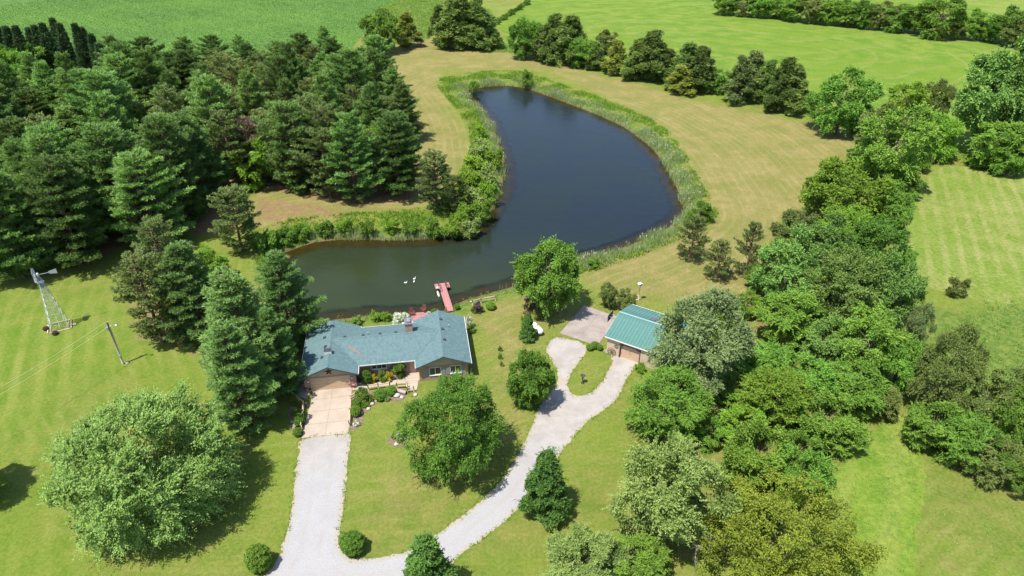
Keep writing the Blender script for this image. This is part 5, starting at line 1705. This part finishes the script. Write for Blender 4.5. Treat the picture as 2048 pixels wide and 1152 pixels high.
for Rr_ in (.45, .98):
    m = MB()
    pts = [hub_ + Vector((0, Rr_ * math.cos(2 * math.pi * k / 24), Rr_ * math.sin(2 * math.pi * k / 24))) for k in range(25)]
    m.tube(pts, [.018] * 25, 5, cap=False)
    m.build('wheel_ring', STEEL, wl)
for k in range(18):
    a = 2 * math.pi * k / 18
    rd, tn = Vector((0, math.cos(a), math.sin(a))), Vector((0, -math.sin(a), math.cos(a)))
    m = MB()
    tw = tn * .85 + ax * .5
    w0, w1 = tw.normalized() * .06, tw.normalized() * .15
    q0, q1 = hub_ + rd * .36, hub_ + rd * 1.12
    th_ = w0.cross(rd).normalized() * .006
    v = [q0 - w0, q0 + w0, q1 + w1, q1 - w1]
    m.add([p + th_ for p in v] + [p - th_ for p in v], [(0, 1, 2, 3), (7, 6, 5, 4), (0, 4, 5, 1), (1, 5, 6, 2), (2, 6, 7, 3), (3, 7, 4, 0)])
    m.build('blade', STEEL, wl)
for k in range(6):
    a = 2 * math.pi * k / 6
    MB().bar(hub_, hub_ + Vector((0, .98 * math.cos(a), .98 * math.sin(a))), .025).build('spoke', STEEL, wl)
MB().bar(HC, HC - ax * 1.5, .05).build('tail_arm', STEEL, wmx)
MB().add([HC - ax * 1.4 + Vector((0, d_, z)) for d_ in (-.01, .01) for z in (-.2, .2)] + [HC - ax * 2.4 + Vector((0, d_, z)) for d_ in (-.01, .01) for z in (-.38, .38)], [(0, 1, 5, 4), (2, 6, 7, 3), (0, 4, 6, 2), (1, 3, 7, 5), (4, 5, 7, 6), (0, 2, 3, 1)]).build('tail_vane', STEEL, wmx)
TIMB = simple('pale_timber', (0.46, 0.37, 0.25), (0.36, 0.28, 0.18), 4.0, 0.85, 0.15, 0.4)
for i in range(4):
    a, b = Vector((cor[i][0] * 1.55, cor[i][1] * 1.35, .09)), Vector((cor[(i + 1) % 4][0] * 1.55, cor[(i + 1) % 4][1] * 1.35, .09))
    MB().bar(a.lerp(b, .05), a.lerp(b, .95), .16, .18).build('base_timber', TIMB, wmx)
for (x_, y_, lb) in ((93, 660, 'round brown bush at the left foot of the windmill'), (111, 669, 'round brown bush at the near foot of the windmill')):
    p = G(x_, y_)
    plant('ball', p.xy, .6, .45, lb, name='bush', cat='bush', mat='purple', part='foliage', stem='stem')

# ------------------------------------------------------------------ utility pole and wires
pb = G(246, 728)
up_ = empty('utility_pole', pb, 0, 'grey wooden utility pole with a lamp arm beside the pines', 'utility pole')
WOOD = simple('grey_pole_wood', (0.30, 0.265, 0.22), (0.22, 0.19, 0.155), 3.0, 0.9, 0.1, 0.5)
PH = 7.2
MB().tube([(0, 0, -.3), (0, 0, PH * .5), (0, 0, PH)], [.15, .13, .11], 10).build('shaft', WOOD, up_)
MB().box(.1, .16, -.05, .05, .2, PH - .8).build('conduit', GREY, up_)
MB().cbox((-.18, -.12, PH - 1.05), (.32, .26, .55)).build('meter_box', GREY, up_)
MB().cbox((.12, -.15, 1.5), (.26, .2, .4)).build('switch_box', GREY, up_)
la = MB().tube([(0, 0, PH - .75), (.5, 0, PH - .5), (1.0, .05, PH - .5)], [.03, .03, .03], 6).build('lamp_arm', GREY, up_)
MB().lathe([(.05, -.12), (.16, -.1), (.17, 0), (.07, .12), (.03, .16)], 10, Matrix.Translation((1.05, .05, PH - .56))).build('lamp_head', WHITE, la)
for z in (PH - .1, PH - .95):
    MB().lathe([(.02, 0), (.05, .02), (.03, .06), (.05, .1), (.02, .12)], 8, Matrix.Translation((-.17, 0, z))).build('insulator', WHITE, up_)
WIRE = simple('service_wire', (0.48, 0.50, 0.38), (0.42, 0.44, 0.33), 1.0, 0.5)
for (z0_, ex, ey, lb) in ((PH, -200, 883, 'upper thin wire running from the pole across the left lawn'), (PH - .85, -200, 899, 'lower thin wire running from the pole across the left lawn')):
    a = Vector((pb.x - .17, pb.y, z0_))
    b = G(ex, ey, z0_ - .3)
    pts = [a.lerp(b, t / 12) - Vector((0, 0, .5 * 4 * (t / 12) * (1 - t / 12))) for t in range(13)]
    m = MB()
    m.tube(pts, [.013] * 13, 5)
    tag(m.build('power_line', WIRE), lb, 'wire', 'wires from the utility pole')

# ------------------------------------------------------------------ garden furniture and ornaments
def rail_fence(px_pts, label, rails=(.42, .85), h=1.05):
    """split rail fence: a post at every point, two rails between"""
    ps = [G(x, y) for x, y in px_pts]
    o = empty('split_rail_fence', ps[0], 0, label, 'fence', 'split rail fences in the garden')
    rg = random.Random(len(px_pts) * 7 + int(ps[0].x))
    for p in ps:
        q = p - ps[0]
        MB().tube([(q.x, q.y, -.15), (q.x, q.y, h)], [.08, .07], 6).build('post', TIMB, o)
    for a, b in zip(ps, ps[1:]):
        for z in rails:
            j = Vector((0, 0, z + rg.uniform(-.04, .04)))
            MB().bar(a - ps[0] + j, b - ps[0] + j, .11, .09).build('rail', TIMB, o)
    return o


rail_fence([(585, 795), (608, 813), (607, 832), (603, 862)], 'pale split rail fence round the bed left of the driveway')
rail_fence([(712, 795), (702, 803), (701, 828), (699, 853)], 'pale split rail fence along the right side of the driveway')
rail_fence([(737, 781), (757, 778), (780, 775)], 'split rail fence between the front walk and the clipped shrubs')
rail_fence([(794, 777), (814, 776), (815, 786), (828, 784)], 'short split rail fence around the log by the walk')
rail_fence([(945, 610), (962, 606), (991, 601)], 'split rail fence at the pond behind the purple bush')

sw = empty('canopy_swing', G(1063, 621), R(28), 'red wooden canopy swing under the round maple', 'swing')
for sx in (-1, 1):
    for sy in (-1, 1): MB().bar((sx * .95, sy * .65, 0), (sx * .95, sy * .12, 1.95), .09).build('leg', REDD, sw)
    MB().box(sx * .95 - .04, sx * .95 + .04, -.2, .2, 1.9, 1.98).build('crossbar', REDD, sw)
for i in range(6): MB().cbox((0, -.75 + i * .27, 2.05 - abs(i - 2.5) * .02), (2.1, .25, .03), 0, R(6)).build('canopy_slat', simple('canopy_red', (0.34, 0.10, 0.09), (0.28, 0.08, 0.075), 3), sw)
for i in range(5): MB().box(-.75, .75, -.3 + i * .11, -.3 + i * .11 + .095, .5, .53).build('seat_slat', REDD, sw)
for i in range(4): MB().cbox((0, .3 + i * .03, .62 + i * .13), (1.5, .03, .11), 0, R(-12)).build('back_slat', REDD, sw)
for sx in (-.72, .72): MB().bar((sx, -.2, .5), (sx, 0, 1.92), .025).build('chain', GREY, sw)
ft = empty('red_footstool', G(1053, 628), R(28), 'small red wooden stool in front of the canopy swing', 'stool')
for i in range(4): MB().box(-.5, .5, -.3 + i * .15, -.3 + i * .15 + .135, .38, .42).build('slat', REDD, ft)
for sx in (-1, 1):
    for sy in (-1, 1): MB().box(sx * .42 - .035, sx * .42 + .035, sy * .22 - .035, sy * .22 + .035, 0, .378).build('leg', REDD, ft)

gt = empty('gas_tank', G(1074, 664), R(-62), 'white capsule gas tank behind the narrow arborvitae', 'gas tank')
m = MB()
pr_ = [(.02, -1.35), (.25, -1.3), (.42, -1.15), (.48, -.95), (.48, .95), (.42, 1.15), (.25, 1.3), (.02, 1.35)]
m.lathe(pr_, 20, Matrix.Translation((0, 0, .72)) @ Matrix.Rotation(R(90), 4, 'Y'))
m.build('tank_shell', simple('tank_white', (0.78, 0.78, 0.76), (0.72, 0.72, 0.70), 2, 0.35, 0.5), gt)
MB().lathe([(.15, 1.17), (.15, 1.3), (.1, 1.36), (.02, 1.37)], 12).build('valve_dome', simple('brown_dome', (0.36, 0.20, 0.13)), gt)
for sx in (-.8, .8): MB().box(sx - .08, sx + .08, -.35, .35, 0, .35).build('foot', GREY, gt)

bh = empty('martin_house', G(1277, 601), R(20), 'white bird house on a tall thin post behind the metal roof', 'bird house')
MB().tube([(0, 0, -.2), (0, 0, 2.75)], [.05, .05], 8).build('post', TIMB, bh)
MB().cbox((0, 0, 2.95), (.52, .42, .34)).build('box', WHITE, bh)
for sg in (-1, 1): MB().cbox((sg * .19, 0, 3.22), (.40, .56, .03), 0, 0, sg * R(28)).build('roof_board', WHITE, bh)
for x in (-.18, 0, .18): MB().tube([(x, -.262, 2.95), (x, -.245, 2.95)], [.05, .05], 8).build('entrance', DARKMET, bh)
tp_ = empty('timber_stack', G(1272, 598), R(15), 'small stack of pale boards beside the bird house post', 'boards')
for i in range(3): MB().box(-.55, .55, -.45 + i * .32, -.45 + i * .32 + .26, .05 + i * .15, .13 + i * .15).build('board', TIMB, tp_)
for sx in (-.45, .45): MB().bar((sx, -.4, 0), (sx, .45, .38), .06).build('bearer', TIMB, tp_)

pu = empty('iron_hand_pump', G(1165, 766), R(20), 'dark iron garden ornament on the grass island of the drive', 'ornament')
MB().lathe([(.25, 0), (.25, .05), (.07, .12), (.06, .7), (.09, .74), (.09, 1.1), (.04, 1.2)], 12).build('column', DARKMET, pu)
MB().tube([(0, 0, 1.15), (.25, 0, 1.3), (.6, 0, .95)], [.025, .025, .03], 6).build('handle', DARKMET, pu)
MB().tube([(0, 0, .95), (-.22, 0, .92), (-.27, 0, .78)], [.04, .035, .03], 6).build('spout', DARKMET, pu)
MB().lathe([(.02, 1.2), (.32, 1.28), (.34, 1.33), (.3, 1.31), (.02, 1.24)], 14).build('basin', DARKMET, pu)

lg = empty('hollow_log', G(801, 786), R(-18), 'grey log planter lying by the short fence near the walk', 'log')
m = MB()
m.tube([(-.85, 0, .28), (0, .04, .3), (.85, 0, .28)], [.27, .25, .26], 12)
m.build('trunk', simple('weathered_log', (0.34, 0.29, 0.27), (0.24, 0.20, 0.185), 4.0, 0.9, 0.1, 0.6), lg)
MB().tube([(.84, 0, .28), (.862, 0, .28)], [.19, .19], 12).build('hollow', DARKMET, lg)

STONE = simple('field_stone', (0.40, 0.34, 0.30), (0.29, 0.24, 0.21), 3.0, 0.9, 0.1, 0.5)


def boulder(px, py, s, label, mat=STONE, seed=0):
    rg = random.Random(seed * 13 + int(px))
    m = MB()
    pr = [(.15, 0), (.8, .05), (1, .3), (.85, .6), (.45, .8), (.05, .85)]
    m.lathe([(r * s, z * s) for r, z in pr], 9)
    m.v = [(v[0] * rg.uniform(.8, 1.2), v[1] * rg.uniform(.8, 1.2), v[2] * rg.uniform(.85, 1.1)) for v in m.v]
    o = m.build('boulder', mat, None, loc=G(px, py), rot=(0, 0, rg.uniform(0, 6)))
    return tag(o, label, 'stone', 'stones in the garden beds')


PALE = simple('pale_stone', (0.40, 0.37, 0.34), (0.30, 0.27, 0.25), 3.0, 0.9, 0.1, 0.4)
for i, (x_, y_, s_, mt, lb) in enumerate([(794, 792, .45, PALE, 'flat pale stone in front of the log planter'), (804, 795, .3, PALE, 'small pale stone at the edge of the bed before the log'), (786, 787, .3, STONE, 'reddish stone left of the log planter'), (737, 818, .28, STONE, 'stone at the curved edge of the right bed, nearest the low bright plants'), (724, 826, .24, STONE, 'stone at the curved edge of the right bed, lower one'), (745, 808, .3, STONE, 'stone at the upper bend of the right bed'), (752, 802, .26, STONE, 'stone beside the clipped shrub in the right bed'), (717, 768, .25, PALE, 'pale stone at the garage end of the front walk, left one'), (722, 767, .22, PALE, 'pale stone at the garage end of the front walk, right one'), (584, 845, .22, STONE, 'red stone in the bed left of the driveway'), (612, 807, .22, PALE, 'pale stone at the top of the left driveway edge'), (831, 790, .3, PALE, 'white stone half under the large front maple'), (793, 889, .3, PALE, 'pale stone in the round bed by the large front maple'), (150, 649, .3, PALE, 'pale stone at the right corner of the windmill base'), (942, 604, .22, STONE, 'stone on the shore left of the pond fence'), (255, 726, .25, PALE, 'pale stone at the foot of the utility pole')]):
    boulder(x_, y_, s_, lb, mt, i)

# planters by the garage door
POT = simple('barrel_wood', (0.22, 0.12, 0.085), (0.16, 0.085, 0.06), 4)


def planter(px, py, label, s=1.0, mat='pink'):
    p = G(px, py)
    o = empty('flower_barrel', p, prng.uniform(0, 6), label, 'planter', 'flower barrels by the garage door')
    MB().lathe([(.26 * s, 0), (.34 * s, .25 * s), (.34 * s, .5 * s), (.3 * s, .5 * s), (.28 * s, .42 * s)], 14).build('barrel', POT, o)
    for z in (.12, .38): MB().lathe([(.31 * s + z * .06, z * s), (.33 * s + z * .06, z * s + .01), (.33 * s + z * .06, z * s + .04), (.31 * s + z * .06, z * s + .05)], 14).build('hoop', DARKMET, o)
    c_ = link('flowers', PROTO['flower'][0]['crown'], o, (0, 0, .42 * s), None, (.5 * s, .5 * s, .5 * s))
    c_.material_slots[0].link = 'OBJECT'
    c_.material_slots[0].material = LM[mat]


planter(612, 777, 'flower barrel left of the garage door, by the wall')
planter(619, 781, 'flower barrel left of the garage door, nearer the driveway', .9, 'purple')
planter(699, 771, 'flower barrel right of the garage door, by the wall', 1.0)
planter(706, 773, 'flower barrel right of the garage door, nearest the front walk', 1.0)
planter(703, 766, 'tall flower barrel against the brick right of the garage door', 1.2, 'purple')
CH = simple('grey_furniture', (0.24, 0.25, 0.27), (0.18, 0.19, 0.2), 4, 0.6)


def patio_chair(px, py, rz, label):
    o = empty('patio_chair', G(px, py, .05), rz, label, 'chair', 'grey patio chairs')
    MB().box(-.26, .26, -.26, .26, .40, .44).build('seat', CH, o)
    for i in range(3): MB().cbox((0, .28 + i * .02, .55 + i * .17), (.5, .03, .12), 0, R(-10)).build('back_slat', CH, o)
    for sx in (-1, 1):
        for sy in (-1, 1): MB().bar((sx * .23, sy * .23, 0), (sx * .23, sy * .23, .40), .04).build('leg', CH, o)
        MB().box(sx * .27 - .02, sx * .27 + .02, -.25, .3, .62, .65).build('arm', CH, o)


patio_chair(600, 772, R(70), 'grey patio chair at the garage corner, nearer the wall')
patio_chair(603, 781, R(110), 'grey patio chair on the side patio, nearer the bed')
tb = empty('patio_table', G(594, 780, .05), 0, 'small round grey table on the side patio in the pine shade', 'table')
MB().lathe([(.42, .68), (.45, .69), (.45, .72), (.42, .73)], 16).build('table_top', CH, tb)
MB().lathe([(.22, 0), (.2, .04), (.04, .08), (.04, .678)], 12).build('pedestal', CH, tb)

# small shrubs: kind, x, y, width, height, material, label
SH = [('ball', 733, 754, 23, 28, 'dark', 'clipped dark round shrub left in the bed before the house'),
      ('flower', 747, 757, 15, 18, 'gold', 'golden yellow shrub left of the green one in the house bed'),
      ('shrub', 763, 752, 21, 24, 'lime', 'green shrub between the two golden ones in the house bed'),
      ('flower', 778, 753, 19, 20, 'gold', 'golden yellow shrub right of the green one in the house bed'),
      ('flower', 748, 742, 10, 14, 'white', 'white flowering plant under the triple window'),
      ('shrub', 796, 737, 36, 38, 'box', 'large rounded green shrub left of the front door'),
      ('shrub', 725, 788, 34, 30, 'deep', 'large dark shrub at the top of the bed right of the driveway'),
      ('ball', 760, 789, 26, 24, 'box', 'clipped mound below the walk, left of two'),
      ('ball', 781, 781, 24, 20, 'box', 'clipped mound below the walk, right of two'),
      ('hosta', 729, 806, 20, 16, 'lime', 'low bright green plant in the right driveway bed'),
      ('hosta', 741, 797, 14, 16, 'lime', 'bright plant right of the large dark shrub'),
      ('ball', 714, 805, 20, 22, 'box', 'clipped mound in the right driveway bed, upper one'),
      ('ball', 711, 822, 22, 22, 'box', 'clipped mound in the right driveway bed, lower one'),
      ('hosta', 722, 818, 9, 10, 'lime', 'small yellowish plant beside the lower clipped mound'),
      ('hosta', 712, 845, 16, 14, 'white', 'silvery white plant at the lower end of the right bed'),
      ('hosta', 774, 795, 16, 12, 'silver', 'pale plant below the clipped mounds'),
      ('shrub', 587, 801, 18, 20, 'lime', 'yellow green bush at the top of the left driveway bed'),
      ('shrub', 601, 808, 14, 14, 'olive', 'olive bush beside the fence corner in the left bed'),
      ('shrub', 590, 822, 20, 18, 'lime', 'bright bush in the upper part of the left driveway bed'),
      ('hosta', 600, 824, 14, 12, 'olive', 'yellowish plant against the fence in the left bed'),
      ('ball', 598, 839, 24, 24, 'box', 'large clipped ball in the left driveway bed'),
      ('flower', 589, 852, 9, 9, 'white', 'white flowers between the two clipped balls of the left bed'),
      ('ball', 595, 864, 20, 18, 'box', 'small clipped ball at the lower end of the left bed'),
      ('hosta', 785, 874, 12, 10, 'lime', 'bright plant in the round bed, left one'),
      ('hosta', 796, 880, 14, 11, 'box', 'bright plant in the round bed, right one'),
      ('flower', 797, 869, 9, 10, 'white', 'white flowering clump at the top of the round bed'),
      ('flower', 801, 641, 38, 34, 'white', 'wide white flowering shrub behind the house roof'),
      ('shrub', 751, 633, 27, 22, 'lime', 'leafy bright plant on the shore behind the house'),
      ('shrub', 772, 632, 24, 16, 'lime', 'low bright plant on the shore left of the white shrub'),
      ('shrub', 712, 641, 26, 14, 'tallgrass', 'low weedy clump on the shore behind the left roof valley'),
      ('flower', 938, 643, 17, 24, 'white', 'white flowering shrub at the right end of the house'),
      ('shrub', 943, 656, 16, 20, 'dark', 'dark shrub at the right end of the house'),
      ('shrub', 955, 615, 24, 22, 'purple', 'purple leaved bush on the pond lawn'),
      ('hosta', 946, 620, 16, 10, 'box', 'green clump at the left foot of the purple bush'),
      ('ball', 981, 611, 21, 14, 'lime', 'low yellow green mound right of the purple bush'),
      ('ball', 914, 613, 12, 12, 'box', 'small round bush where the dock meets the lawn'),
      ('ball', 868, 623, 14, 10, 'box', 'small mound between the deck and the dock'),
      ('flower', 857, 627, 9, 9, 'white', 'white flowers at the corner of the deck'),
      ('shrub', 1075, 628, 22, 22, 'gold_cedar', 'yellowish shrub in front of the canopy swing'),
      ('shrub', 1046, 642, 12, 26, 'lime', 'light shrub showing left of the arborvitae'),
      ('ball', 1180, 694, 16, 14, 'box', 'clipped hedge shrub by the building corner, left one'),
      ('ball', 1190, 690, 18, 13, 'box', 'clipped hedge shrub by the building corner, middle one'),
      ('ball', 1200, 695, 12, 12, 'box', 'clipped hedge shrub by the building corner, right one'),
      ('hosta', 1000, 697, 10, 12, 'box', 'small plant in the strip right of the house, top one'),
      ('hosta', 1000, 712, 10, 14, 'lime', 'small plant in the strip right of the house, middle one'),
      ('hosta', 1003, 727, 9, 12, 'silver', 'small plant in the strip right of the house, lowest one'),
      ('ball', 516, 1116, 54, 56, 'box', 'clipped green ball on the lawn left of the gravel drive'),
      ('ball', 705, 1086, 52, 50, 'box', 'clipped green ball on the lawn in the fork of the drive'),
      ('shrub', 1282, 735, 26, 22, 'lime', 'yellow green shrub right of the building door')]
for key, x_, y_, w_, h_, mt, lb in SH:
    o = by_crown(key, x_, y_, w_, h_, lb, clear=0.03, name={'ball': 'clipped_shrub', 'flower': 'flowering_shrub', 'hosta': 'leafy_plant'}.get(key, 'shrub'), cat='shrub' if key != 'hosta' else 'plant', part='foliage', stem='stem', z=0.02)
    c_ = o.children[0]
    if mt not in LM: continue
    c_.material_slots[0].link = 'OBJECT'
    c_.material_slots[0].material = LM[mt]

# ducks
DUCK = simple('white_plumage', (0.80, 0.79, 0.75), (0.74, 0.72, 0.67), 6, 0.7)
BEAK = simple('orange_beak', (0.65, 0.28, 0.05))
for (x_, y_, rz, lb) in ((811.5, 566, R(10), 'white duck swimming alone, leftmost of the three'), (829, 558, R(35), 'white duck farthest from the house, of the three'), (828, 564, R(80), 'white duck nearest the dock side, right below another')):
    o = empty('duck', G(x_, y_, WATER_Z), rz, lb, 'duck', 'white ducks on the pond')
    o.scale = (.72, .72, .72)
    m = MB()
    M = Matrix.Translation((0, 0, .1)) @ Matrix.Rotation(R(90), 4, 'Y')
    m.lathe([(.02, -.36), (.09, -.28), (.16, -.1), (.17, .08), (.12, .24), (.03, .33)], 12, M)
    m.tube([(.2, 0, .12), (.27, 0, .26), (.27, 0, .38), (.29, 0, .45)], [.08, .055, .05, .04], 8)
    m.lathe([(.02, -.07), (.06, -.03), (.065, .03), (.02, .09)], 8, Matrix.Translation((.31, 0, .44)) @ Matrix.Rotation(R(90), 4, 'Y'))
    m.tube([(-.3, 0, .13), (-.44, 0, .22)], [.07, .015], 6)
    m.build('body', DUCK, o)
    MB().tube([(.37, 0, .44), (.45, 0, .42)], [.03, .02], 6).build('beak', BEAK, o)
